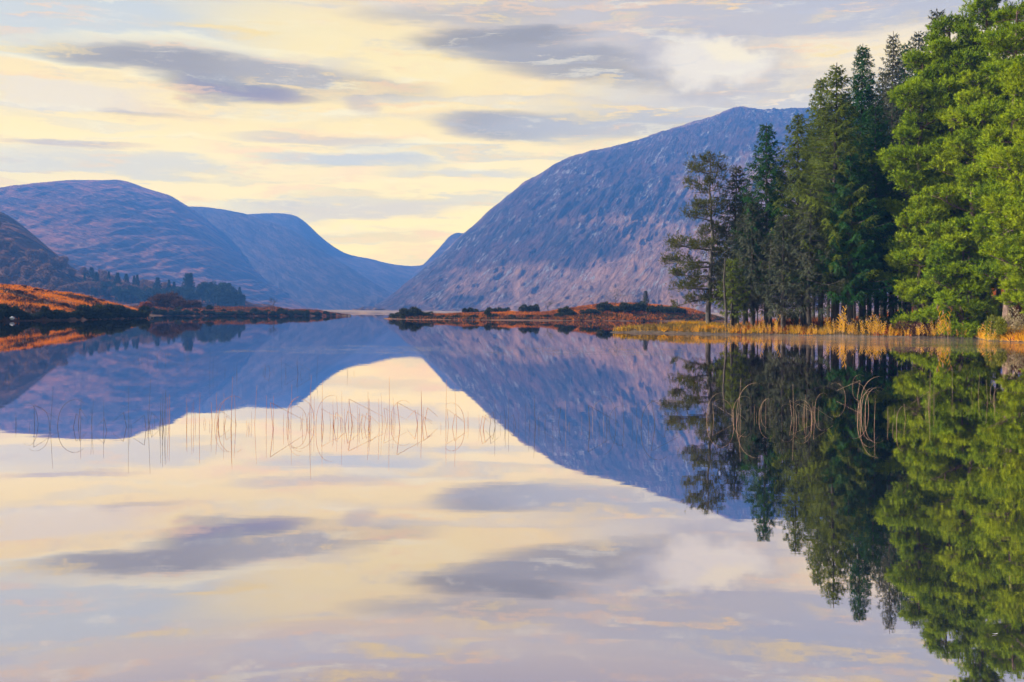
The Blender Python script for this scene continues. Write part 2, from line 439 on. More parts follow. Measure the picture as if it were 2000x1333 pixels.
# terrain
def mountain_mat(name, heath, tan, rock, rock_amt, streak_rot, streak_len=5.0, sc_=1.0, sunlit_turf_k=0.0, sunlit_turf_c=(0.2, 0.12, 0.08)):
    m, t = new_mat(name)
    u = t.n('ShaderNodeUVMap'); uv = u.outputs[0]           # metres / 100 along and up the slope
    big = t.noise(uv, 0.9 * sc_, 5, 0.6)
    rv = t.n('ShaderNodeVectorRotate', rotation_type='Z_AXIS'); t.set(rv.inputs['Vector'], uv); rv.inputs['Angle'].default_value = streak_rot
    dirv = t.mapping(rv.outputs[0], (1.0 / streak_len ** 0.8, 1, 1), (0, 0, 0), (7, 3, 0))
    mid = t.noise(dirv, 7.0 * sc_, 8, 0.70, 0.6)
    lines = t.noise(t.mapping(rv.outputs[0], (0.11, 1, 1), (0, 0, 0), (2, 8, 0)), 6.0 * sc_, 5, 0.6, 0.8)
    gul = t.rng(t.m('ABSOLUTE', t.m('SUBTRACT', lines, 0.5)), 0.0, 0.035, 0.75, 0.0)
    c = t.mix(t.rng(big, 0.40, 0.62), heath, tan)
    c = t.mix(t.rng(mid, 0.42, 0.70, 0, 0.7), c, tuple(min(1, v * 1.9) for v in tan))
    c = t.mix(t.rng(mid, 0.56, 0.30, 0, 0.6), c, tuple(v * 0.45 for v in heath))
    sv = t.mapping(uv, (1.0 / streak_len, 1, 1), (0, 0, streak_rot))
    # slabs: long in one direction
    c = t.mix(gul, c, tuple(v * 0.35 for v in heath))
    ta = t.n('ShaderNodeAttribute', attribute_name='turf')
    c = t.mix(t.m('MULTIPLY', ta.outputs['Fac'], sunlit_turf_k), c, t.mix(t.m('MAXIMUM', t.rng(mid, 0.62, 0.36), gul), sunlit_turf_c, tuple(v * 0.42 for v in sunlit_turf_c)))
    r0 = t.n('ShaderNodeVectorRotate', rotation_type='Z_AXIS'); t.set(r0.inputs['Vector'], uv); r0.inputs['Angle'].default_value = streak_rot
    sv = t.mapping(r0.outputs[0], (1.0 / streak_len, 1, 1))
    s1 = t.noise(sv, 22.0 * sc_, 8, 0.78, 0.5)
    s2 = t.noise(t.mapping(sv, (1, 1, 1), (0, 0, 0), (3, 9, 0)), 5.0 * sc_, 4, 0.6)
    rm = t.m('MULTIPLY', t.rng(s1, 0.51, 0.60), t.rng(s2, 0.44, 0.56, 0.15, 1.0))
    patch = t.m('MULTIPLY', t.rng(t.noise(t.mapping(uv, (1, 1, 1), (0, 0, 0), (1, 5, 0)), 1.3 * sc_, 6, 0.65), 0.38, 0.56, 0.12, 1.15), t.rng(t.noise(sv, 2.2 * sc_, 4, 0.6), 0.36, 0.55, 0.25, 1.5))
    rm = t.m('MULTIPLY', t.m('MULTIPLY', rm, patch), rock_amt)
    c = t.mix(rm, c, rock)
    p = t.n('ShaderNodeBsdfPrincipled')
    t.set(p.inputs['Base Color'], c); p.inputs['Roughness'].default_value = 0.95
    p.inputs['Specular IOR Level'].default_value = 0.1
    b = t.n('ShaderNodeBump'); b.inputs['Strength'].default_value = 1.0; b.inputs['Distance'].default_value = 14.0
    t.set(b.inputs['Height'], t.m('ADD', t.m('MULTIPLY', s1, 1.0), t.m('SUBTRACT', t.m('MULTIPLY', mid, 0.9), t.m('MULTIPLY', gul, 0.35))))
    t.t.links.new(b.outputs[0], p.inputs['Normal'])
    finish(t, p.outputs[0])
    return m

def mountain(name, label, ridge, Yb, Yr, px0, px1, nu, nv, mat, seed, amp=14, e_fn=None, gdir=0.8, gully=60.0, back=0.5, ridge_rough=2.0):
    px = np.linspace(px0, px1, nu)
    yr = scurve(ridge, px)
    YR = curve(Yr, px); YB = curve(Yb, px)
    kx = (px - PX0) / F
    ke = (hz(px) - yr) / F                     # tangent of the crest's elevation
    nb = max(6, int(nv * back * 0.25))
    t = np.concatenate([np.linspace(0, 1, nv), 1 + np.linspace(0, 1, nb + 1)[1:] * back])
    Tt, _ = np.meshgrid(t, px, indexing='ij')
    Yg = YB + (YR - YB) * Tt
    e = e_fn(np.minimum(Tt, 1), px[None, :]) if e_fn else np.sin(np.minimum(Tt, 1) * PI / 2) ** 1.15
    Zg = CH * 0 + e * ke[None] * Yg + np.minimum(Tt * 8, 1) * CH * e
    bk = np.clip((Tt - 1) / max(back, 1e-3), 0, 1)
    Zg = Zg * (1 - 0.55 * bk ** 1.6)
    Xg = kx[None] * Yg
    # relief: broad shoulders, gullies down the slope, small crags
    a = (Xg + gdir * Zg) / gully; b = (Yg * 0.4 + Zg) / (gully * 3.2)
    fade = smooth01(Tt / 0.12) * np.where(Tt < 1, 1 - smooth01((Tt - 0.80) / 0.2) * (1 - ridge_rough / amp), ridge_rough / amp)
    var = 0.45 + 1.3 * smooth01(fbm(Xg / 170, (Yg * 0.6 + Zg) / 170, seed + 50, 3) * 1.6 + 0.5)
    d = fbm(a, b, seed, 6, 0.6, True) * amp * 0.42 * var + fbm(Xg / 260, (Yg + Zg) / 260, seed + 9, 3) * amp * 1.6 + fbm(a * 3.1, b * 5.0, seed + 20, 3, 0.6) * amp * 0.45
    d = d * fade
    Zg = Zg + d * 0.55
    Yg = Yg - d * 0.9 * (Tt < 1.02)
    Zg[0] = -2.6
    V = np.stack([Xg, Yg, Zg], -1).reshape(-1, 3)
    n0, n1 = Tt.shape
    i = np.arange(n0 - 1)[:, None] * n1; j = np.arange(n1 - 1)[None]
    q = np.stack([i + j, i + j + 1, i + n1 + j + 1, i + n1 + j], -1).reshape(-1, 4)
    uv = np.stack([Xg / 100, (Zg * 1.0 + Yg * 0.25) / 100], -1).reshape(-1, 2)
    turf = 1 - smooth01((Tt - 0.43 + fbm(Xg / 90, Zg / 45, 5, 6, 0.6) * 0.30) / 0.20)  # tan grass on the gentle apron, painted paler to look sunlit
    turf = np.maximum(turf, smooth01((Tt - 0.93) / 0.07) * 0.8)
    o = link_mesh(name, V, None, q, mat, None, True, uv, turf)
    props(o, label, 'mountain', None, 'structure')
    return o

MR = mountain_mat('right_mountain_ground', (0.028, 0.016, 0.016), (0.070, 0.030, 0.022), (0.25, 0.24, 0.245), 0.9, -1.1, 3.6, 1.0, 0.85, (0.34, 0.175, 0.10))  # face darkened and apron turf paled: shade and sun put into the colours
ML = mountain_mat('left_mountain_ground', (0.050, 0.020, 0.016), (0.25, 0.085, 0.030), (0.36, 0.21, 0.12), 0.5, 0.35, 4.0)
MF = mountain_mat('far_mountain_ground', (0.035, 0.025, 0.024), (0.08, 0.045, 0.030), (0.18, 0.12, 0.09), 0.3, 0.7, 7.0)

# right mountain: steep craggy face over a gentler apron that climbs to the right
apron = [(600, 610), (800, 604), (900, 598), (1000, 588), (1060, 566), (1100, 548), (1200, 510), (1300, 465), (1400, 420), (1500, 380), (1700, 330), (2400, 400)]
R_ridge = [(560, 611), (700, 610), (728, 604), (760, 584), (800, 549), (830, 520), (870, 488), (900, 458), (935, 432), (960, 405), (972, 396), (985, 384), (1000, 374), (1025, 352), (1050, 344), (1062, 334), (1085, 318), (1110, 307), (1150, 295), (1200, 285), (1250, 270), (1300, 253), (1350, 239), (1390, 229), (1415, 218), (1432, 210), (1450, 208), (1480, 212), (1520, 212), (1560, 208), (1620, 214), (1750, 225), (1900, 260), (2100, 310), (2500, 420)]
def e_right(T_, px):
    yr = scurve(R_ridge, px); ya = curve(apron, px)
    ea = np.clip((hz(px) - ya) / np.maximum(hz(px) - yr, 1.0), 0.0, 0.62)
    low = ea * smooth01(T_ / 0.5 * 0.9) / smooth01(0.9)
    s = np.clip((T_ - 0.5) / 0.5, 0, 1)
    high = ea + (1 - ea) * np.sin(s * PI / 2) ** 1.05
    return np.where(T_ < 0.5, low, high)
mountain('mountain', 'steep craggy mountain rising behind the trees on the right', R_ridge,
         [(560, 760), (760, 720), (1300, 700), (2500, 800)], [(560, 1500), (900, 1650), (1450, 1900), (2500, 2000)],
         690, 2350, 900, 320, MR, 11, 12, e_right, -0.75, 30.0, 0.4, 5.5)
mountain('mountain', 'small pale blue hill peeping out behind the craggy mountain', [(700, 620), (790, 560), (805, 535), (818, 522), (825, 517), (838, 505), (848, 492), (860, 483), (868, 470), (882, 457), (895, 454), (910, 458), (960, 480), (1100, 560)],
         [(700, 1700), (1100, 1700)], [(700, 2250), (1100, 2250)], 720, 1080, 200, 110, MF, 31, 12, None, -0.6, 50, 0.3, 3.0)
L2_ridge = [(-900, 520), (-500, 440), (-200, 385), (0, 366), (60, 358), (130, 351), (215, 351), (222, 349), (250, 354), (280, 366), (320, 378), (335, 383), (350, 394), (370, 405), (400, 428), (440, 462), (500, 505), (560, 545), (620, 580), (680, 604), (760, 614)]
def e_l2(T_, px):
    s = np.sin(T_ * PI / 2) ** 1.25
    bump = np.exp(-((T_ - 0.42) / 0.14) ** 2) * 0.10 * smooth01((360 - px) / 250)
    return np.clip(s + bump * (1 - T_), 0, 1)
mountain('mountain', 'broad rounded mountain filling the left of the view', L2_ridge,
         [(-900, 900), (0, 1000), (400, 1200), (760, 1500)], [(-900, 1900), (0, 2000), (350, 2150), (760, 2100)],
         -850, 740, 640, 240, ML, 41, 12, e_l2, -0.9, 55, 0.4, 2.0)
mountain('mountain', 'long smooth slope running down to the valley gap', [(100, 420), (300, 402), (380, 405), (400, 405), (440, 410), (480, 418), (510, 430), (535, 436), (560, 446), (600, 468), (640, 497), (690, 528), (740, 560), (790, 590), (840, 610)],
         [(100, 1700), (840, 1500)], [(100, 2350), (500, 2300), (840, 1950)], 150, 830, 420, 200, MF, 53, 7, None, 0.9, 40, 0.25, 1.2)
mountain('mountain', 'palest rounded summit at the head of the valley', [(350, 440), (485, 419), (520, 417), (550, 417), (575, 421), (590, 430), (605, 443), (625, 463), (650, 482), (675, 496), (700, 502), (720, 505), (750, 513), (775, 518), (800, 520), (820, 519), (850, 512), (950, 500), (1050, 540)],
         [(350, 1800), (1050, 1700)], [(350, 2580), (1050, 2580)], 400, 1040, 330, 130, MF, 67, 7, None, 0.9, 70, 0.15, 1.2)
L1_ridge = [(-900, 330), (-300, 350), (0, 413), (30, 431), (70, 463), (100, 490), (130, 514), (145, 527), (180, 545), (230, 566), (300, 574), (380, 580), (450, 592), (500, 606), (560, 613)]
mountain('mountain', 'dark heathery slope coming down at the left edge', L1_ridge,
         [(-900, 420), (0, 480), (300, 560), (560, 640)], [(-900, 800), (0, 860), (200, 820), (560, 760)],
         -700, 540, 420, 150, ML, 71, 9, None, -0.9, 30, 0.5, 1.5)

# ------------------------------------------------------------------ ground and water
def plain_mat(name, c1, c2, scale):
    m, t = new_mat(name)
    g = t.n('ShaderNodeNewGeometry')
    n = t.noise(g.outputs['Position'], scale, 6, 0.6)
    p = t.n('ShaderNodeBsdfPrincipled')
    t.set(p.inputs['Base Color'], t.mix(t.rng(n, 0.4, 0.62), c1, c2)); p.inputs['Roughness'].default_value = 0.95
    b = t.n('ShaderNodeBump'); b.inputs['Strength'].default_value = 0.8; b.inputs['Distance'].default_value = 0.3
    t.set(b.inputs['Height'], n); t.t.links.new(b.outputs[0], p.inputs['Normal'])
    finish(t, p.outputs[0])
    return m
GM = plain_mat('valley_floor', (0.10, 0.06, 0.04), (0.20, 0.12, 0.06), 0.05)
o = link_mesh('ground', [(-2550, -240, -3.2), (2550, -240, -3.2), (2550, 2940, -3.2), (-2550, 2940, -3.2)], None, [(0, 1, 2, 3)], GM)
props(o, 'brown valley floor under the lake and mountains', 'ground', None, 'structure')

wm, t = new_mat('lake_water')
g = t.n('ShaderNodeNewGeometry'); sp = t.n('ShaderNodeSeparateXYZ'); t.t.links.new(g.outputs['Position'], sp.inputs[0])
px_, py_ = sp.outputs[0], sp.outputs[1]
calm = t.noise(t.mapping(g.outputs['Position'], (1.0, 2.6, 1)), 0.9, 3, 0.5)
tiny = t.noise(t.mapping(g.outputs['Position'], (1.0, 3.5, 1)), 5.0, 4, 0.6)
# cat's-paws: thin lines of ripple far out, and along the reeds on the right
band1 = t.m('MULTIPLY', t.rng(py_, 36.5, 38.5), t.rng(py_, 45.5, 42.5))
band1 = t.m('MULTIPLY', t.m('MULTIPLY', band1, t.rng(px_, -11.5, -6)), t.rng(px_, 9, 1))
rn = t.noise(t.mapping(g.outputs['Position'], (0.35, 3.2, 1)), 1.0, 5, 0.7)
mask1 = t.m('MULTIPLY', band1, t.rng(rn, 0.57, 0.63))
band2 = t.m('MULTIPLY', t.rng(py_, 46, 54), t.rng(py_, 75, 66))
band2 = t.m('MULTIPLY', band2, t.rng(px_, 14, 22))
rn2 = t.noise(t.mapping(g.outputs['Position'], (0.12, 1.6, 1)), 1.0, 4, 0.6)
mask2 = t.m('MULTIPLY', band2, t.rng(rn2, 0.42, 0.60))
hgt = t.m('ADD', t.m('MULTIPLY', calm, 0.00045), t.m('MULTIPLY', tiny, 0.00004))
hgt = t.m('ADD', hgt, t.m('MULTIPLY', t.m('MULTIPLY', t.noise(t.mapping(g.outputs['Position'], (1, 2.0, 1)), 9.0, 3, 0.6), mask1), 0.06))
hgt = t.m('ADD', hgt, t.m('MULTIPLY', t.m('MULTIPLY', t.noise(t.mapping(g.outputs['Position'], (1, 2.0, 1)), 7.0, 3, 0.6), mask2), 0.018))
b = t.n('ShaderNodeBump'); b.inputs['Strength'].default_value = 1.0; b.inputs['Distance'].default_value = 1.0
t.set(b.inputs['Height'], hgt)
gl = t.n('ShaderNodeBsdfGlossy'); gl.inputs['Roughness'].default_value = 0.004
t.set(gl.inputs[0], (0.97, 0.90, 0.92))
t.t.links.new(b.outputs[0], gl.inputs['Normal'])
df = t.n('ShaderNodeBsdfDiffuse'); t.set(df.inputs[0], (0.012, 0.016, 0.022))
lw = t.n('ShaderNodeFresnel'); lw.inputs[0].default_value = 2.6
mxw = t.n('ShaderNodeMixShader')
t.set(mxw.inputs[0], t.rng(lw.outputs[0], 0.0, 0.55, 0.50, 0.97, False))
t.t.links.new(df.outputs[0], mxw.inputs[1]); t.t.links.new(gl.outputs[0], mxw.inputs[2])
finish(t, mxw.outputs[0])
o = link_mesh('lake_water', [(-1500, -235, 0), (1500, -235, 0), (1500, 1400, 0), (-1500, 1400, 0)], None, [(0, 1, 2, 3)], wm)
props(o, 'still mirror-like lake water', 'water', None, 'structure')

# ------------------------------------------------------------------ shores and headlands
def sdist(X, Y, poly):
    """signed distance to a polygon, positive inside"""
    P = np.array(poly, float); n = len(P)
    d = np.full(X.shape, 1e9); ins = np.zeros(X.shape, bool)
    for i in range(n):
        a, b = P[i], P[(i + 1) % n]
        ab = b - a
        tt = np.clip(((X - a[0]) * ab[0] + (Y - a[1]) * ab[1]) / (ab @ ab), 0, 1)
        d = np.minimum(d, np.hypot(X - a[0] - tt * ab[0], Y - a[1] - tt * ab[1]))
        c = ((a[1] > Y) != (b[1] > Y)) & (X < (b[0] - a[0]) * (Y - a[1]) / (b[1] - a[1] + 1e-12) + a[0])
        ins ^= c
    return np.where(ins, d, -d)
class Land:
    def __init__(s, poly_px, hf, wob=1.0, seed=1):
        s.poly = [((p - PX0) / F * y, y) for p, y in poly_px]
        s.hf, s.wob, s.seed = hf, wob, seed
    def z(s, X, Y):
        X = np.asarray(X, float); Y = np.asarray(Y, float)
        d = sdist(X, Y, s.poly) + fbm(X / 6, Y / 6, s.seed, 3) * s.wob
        return s.hf(d, X, Y)
    def mesh(s, name, label, mat, step, margin=3.0):
        P = np.array(s.poly)
        xs = np.arange(P[:, 0].min() - margin, P[:, 0].max() + margin, step)
        ys = np.arange(P[:, 1].min() - margin, P[:, 1].max() + margin, step)
        Xg, Yg = np.meshgrid(xs, ys)
        Zg = s.z(Xg, Yg)
        n0, n1 = Xg.shape
        i = np.arange(n0 - 1)[:, None] * n1; j = np.arange(n1 - 1)[None]
        q = np.stack([i + j, i + j + 1, i + n1 + j + 1, i + n1 + j], -1).reshape(-1, 4)
        zz = Zg.reshape(-1)
        keep = (zz[q] > -0.6).any(1)
        q = q[keep]
        used = np.unique(q); mp = np.zeros(len(zz), int); mp[used] = np.arange(len(used))
        V = np.stack([Xg, Yg, Zg], -1).reshape(-1, 3)[used]
        o = link_mesh(name, V, None, mp[q], mat, None, True)
        return props(o, label, 'terrain', None, 'structure')
    def scatter(s, n, rs, box=None, dmin=0.2):
        P = np.array(s.poly)
        out = []
        tot = 0
        while tot < n:
            x = rs.uniform(P[:, 0].min(), P[:, 0].max(), n * 3); y = rs.uniform(P[:, 1].min(), P[:, 1].max(), n * 3)
            ok = sdist(x, y, s.poly) > dmin
            if box is not None:
                ok &= box(x, y)
            out.append(np.stack([x[ok], y[ok]], -1)); tot += ok.sum()
        return np.concatenate(out)[:n]

def moor_mat(name, c1, c2, c3, scale):
    m, t = new_mat(name)
    g = t.n('ShaderNodeNewGeometry')
    n = t.noise(g.outputs['Position'], scale, 6, 0.65)
    n2 = t.noise(g.outputs['Position'], scale * 5, 5, 0.6)
    c = t.mix(t.rng(n, 0.38, 0.6), c1, c2)
    c = t.mix(t.rng(n2, 0.5, 0.7), c, c3)
    p = t.n('ShaderNodeBsdfPrincipled')
    t.set(p.inputs['Base Color'], c); p.inputs['Roughness'].default_value = 0.95
    b = t.n('ShaderNodeBump'); b.inputs['Strength'].default_value = 1.0; b.inputs['Distance'].default_value = 0.25
    t.set(b.inputs['Height'], n2); t.t.links.new(b.outputs[0], p.inputs['Normal'])
    finish(t, p.outputs[0])
    return m
moorA = moor_mat('moor_soil', (0.13, 0.045, 0.008), (0.06, 0.026, 0.012), (0.025, 0.016, 0.012), 0.12)
moorB = moor_mat('bank_soil', (0.055, 0.034, 0.018), (0.035, 0.024, 0.016), (0.022, 0.016, 0.012), 0.3)

hillA = Land([(-700, 118), (-100, 120), (50, 128), (150, 143), (230, 163), (285, 180), (292, 190), (275, 215), (150, 250), (-200, 260), (-700, 240)],
             lambda d, X, Y: np.where(d > 0, 6.6 * (1 - np.exp(-np.maximum(d, 0) / 17)) + 0.25, 0.25 + d * 0.6) + fbm(X / 5, Y / 5, 3, 4) * np.clip(d / 6, 0, 1) * 0.9, 2.0, 5)
hillA.mesh('hill', 'low hill of orange moor grass at the left shore', moorA, 0.6)
headB = Land([(150, 246), (300, 252), (400, 256), (500, 262), (600, 274), (650, 286), (688, 300), (640, 312), (500, 330), (250, 330), (120, 300)],
             lambda d, X, Y: np.where(d > 0, 1.9 * (1 - np.exp(-np.maximum(d, 0) / 9)) + 0.1, 0.1 + d * 0.5) + fbm(X / 5, Y / 5, 13, 4) * np.clip(d / 5, 0, 1) * 0.8, 1.5, 15)
headB.mesh('headland', 'low rusty headland reaching into the lake left of centre', moorA, 0.8)
headC = Land([(757, 198), (800, 190), (900, 186), (1000, 184), (1100, 184), (1200, 184), (1330, 186), (1420, 192), (1400, 228), (1250, 242), (1050, 240), (900, 226), (800, 210)],
             lambda d, X, Y: np.where(d > 0, (1.0 + 2.2 * smooth01((X - 5) / 16)) * (1 - np.exp(-np.maximum(d, 0) / 8)) + 0.1, 0.1 + d * 0.5) + fbm(X / 5, Y / 5, 23, 4) * np.clip(d / 5, 0, 1) * 0.6, 1.2, 25)
headC.mesh('headland', 'low bracken covered headland right of the gap', moorA, 0.6)
bankD = Land([(1190, 79), (1260, 78), (1340, 76), (1420, 74), (1500, 73.5), (1600, 72), (1700, 70), (1800, 69), (1905, 68), (1925, 61), (1980, 58.5), (2100, 54), (2300, 48), (2900, 44), (2900, 420), (1900, 420), (1560, 330), (1500, 190), (1480, 104), (1420, 96), (1340, 88), (1250, 84)],
             lambda d, X, Y: np.where(d > 0, 0.45 * (1 - np.exp(-np.maximum(d, 0) / 1.2)) + 1.6 * smooth01((d - 4) / 30) + 7 * smooth01((d - 13) / 40), d * 0.35) + fbm(X / 4, Y / 4, 33, 4) * np.clip(d / 4, 0, 1) * 0.35, 0.8, 35)
bankD.mesh('bank', 'grassy lake bank under the trees on the right', moorB, 0.7)
marsh = Land([(500, 640), (640, 624), (742, 624), (760, 680), (900, 760), (1400, 690), (2600, 640), (2600, 900), (300, 900)],
             lambda d, X, Y: np.where(d > 0, 0.5 + np.maximum(d, 0) * 0.016, d * 0.3), 4.0, 45)
marsh.mesh('shore', 'flat pink-brown far shore at the head of the lake', GM, 5.0, 10)

# ------------------------------------------------------------------ ground cover
def tussocks(name, label, land, n, mat, hmin, hmax, wdt, nb, seed, box=None, lean=0.5, patch=None):
    rs = np.random.RandomState(seed)
    P = land.scatter(n, rs, box)
    if patch is not None:
        P = P[patch(P[:, 0], P[:, 1], rs)]
    z = land.z(P[:, 0], P[:, 1]) - 0.04 
    P = P[z > 0.02]; z = z[z > 0.02]
    B = np.repeat(np.column_stack([P, z]), nb, 0)
    k = len(B)
    h = np.repeat(rs.uniform(hmin, hmax, len(P)), nb) * rs.uniform(0.6, 1.1, k)
    B[:, :2] += rs.normal(size=(k, 2)) * (h * 0.35)[:, None]
    D = np.column_stack([rs.normal(size=(k, 2)) * lean, np.ones(k)]); D = unit(D)
    mb = MB(); mb.blades(B, D, h, wdt * rs.uniform(0.6, 1.4, k), rs)
    return props(mb.build(name, mat), label, 'grass', None, 'stuff')
pn = lambda s, th, sd: (lambda x, y, rs: fbm(x / s, y / s, sd, 3) + rs.normal(size=len(x)) * 0.08 > th)
front = lambda land, d: (lambda x, y: sdist(x, y, land.poly) < d)
inv = lambda px0, px1: (lambda x, y: (x > (px0 - PX0) / F * y) & (x < (px1 - PX0) / F * y))
tussocks('moor_grass', 'orange moor grass covering the left hill', hillA, 26000, M['orange_grass'], 0.25, 0.6, 0.10, 6, 1, inv(-80, 310), 0.6, pn(9, -0.22, 71))
tussocks('heather', 'dark russet heather patches on the left hill', hillA, 22000, M['heather'], 0.3, 0.65, 0.12, 6, 2, inv(-80, 310), 0.8, lambda x, y, rs: (fbm(x / 9, y / 9, 71, 3) + rs.normal(size=len(x)) * 0.1 < 0.02) & ((sdist(x, y, hillA.poly) < 14) | (rs.rand(len(x)) < 0.35)))
tussocks('bracken', 'rusty bracken and heather on the left headland', headB, 20000, M['rust_grass'], 0.3, 0.7, 0.14, 6, 3, None, 0.8, pn(7, -0.15, 5))
tussocks('heather', 'dark heather between the bracken of the left headland', headB, 14000, M['heather'], 0.4, 0.8, 0.16, 6, 4, None, 0.8, None)
tussocks('bracken', 'rusty red bracken on the right headland', headC, 26000, M['rust_grass'], 0.3, 0.6, 0.12, 6, 5, None, 0.8, None)
tussocks('heather', 'dark heather along the water edge of the right headland', headC, 5000, M['gorse'], 0.3, 0.7, 0.14, 6, 15, lambda x, y: front(headC, 3.5)(x, y) & (y < 215), 0.8, None)
tussocks('heather', 'brown heather patches on the right headland', headC, 8000, M['heather'], 0.35, 0.75, 0.14, 6, 16, None, 0.8, pn(5, 0.02, 29))
tussocks('moor_grass', 'bright orange grass band on the right headland', headC, 26000, M['orange_grass'], 0.3, 0.65, 0.12, 6, 6, None, 0.6, pn(8, 0.06, 9))
tussocks('bank_grass', 'golden grass along the lake bank under the trees', bankD, 7000, M['gold_grass'], 0.15, 0.6, 0.05, 10, 7, lambda x, y: front(bankD, 6.0)(x, y) & inv(1180, 1960)(x, y) & (y < 100), 0.55, pn(2.2, 0.10, 88))
tussocks('bank_grass', 'brown sedge along the lake bank under the trees', bankD, 8000, M['sedge'], 0.15, 0.5, 0.05, 9, 17, lambda x, y: front(bankD, 7.0)(x, y) & inv(1180, 1960)(x, y) & (y < 100), 0.9, None)
tussocks('bank_grass', 'glowing yellow grass on the bank at the right edge', bankD, 5000, M['gold_grass'], 0.25, 0.7, 0.04, 12, 8, lambda x, y: front(bankD, 6.0)(x, y) & inv(1900, 2150)(x, y) & (y < 75), 0.7, None)
tussocks('bracken', 'brown bracken floor under the trees', bankD, 16000, M['rust_grass'], 0.3, 0.8, 0.10, 8, 9, lambda x, y: (y < 150) & inv(1440, 2100)(x, y), 0.8, pn(6, -0.05, 19))

# ------------------------------------------------------------------ trees
def trunk_path(H, rs, wob=0.25, n=14, lean=(0, 0)):
    z = np.linspace(-0.4, H, n)
    t = np.clip(z / H, 0, 1)
    x = np.cumsum(rs.normal(size=n)) * wob * 0.12; y = np.cumsum(rs.normal(size=n)) * wob * 0.12
    x -= x[0]; y -= y[0]
    return np.column_stack([x + lean[0] * t ** 1.3, y + lean[1] * t ** 1.3, z])
def on_path(P, z):
    return np.array([np.interp(z, P[:, 2], P[:, 0]), np.interp(z, P[:, 2], P[:, 1]), z])

def tufts(mb, Cn, D, rs, nb=9, ln=0.17, wd=0.045, spread=0.9, shoot=0.16, N=None):
    n = len(Cn)
    B = np.repeat(Cn, nb, 0); Dr = np.repeat(D, nb, 0); k = n * nb
    B = B + Dr * (rs.uniform(0, 1, k) * shoot)[:, None]
    D2 = unit(Dr + unit(rs.normal(size=(k, 3))) * spread)
    mb.blades(B, D2, ln * rs.uniform(0.7, 1.2, k), wd * rs.uniform(0.7, 1.3, k), rs, None if N is None else np.repeat(N, nb, 0), 0.3)

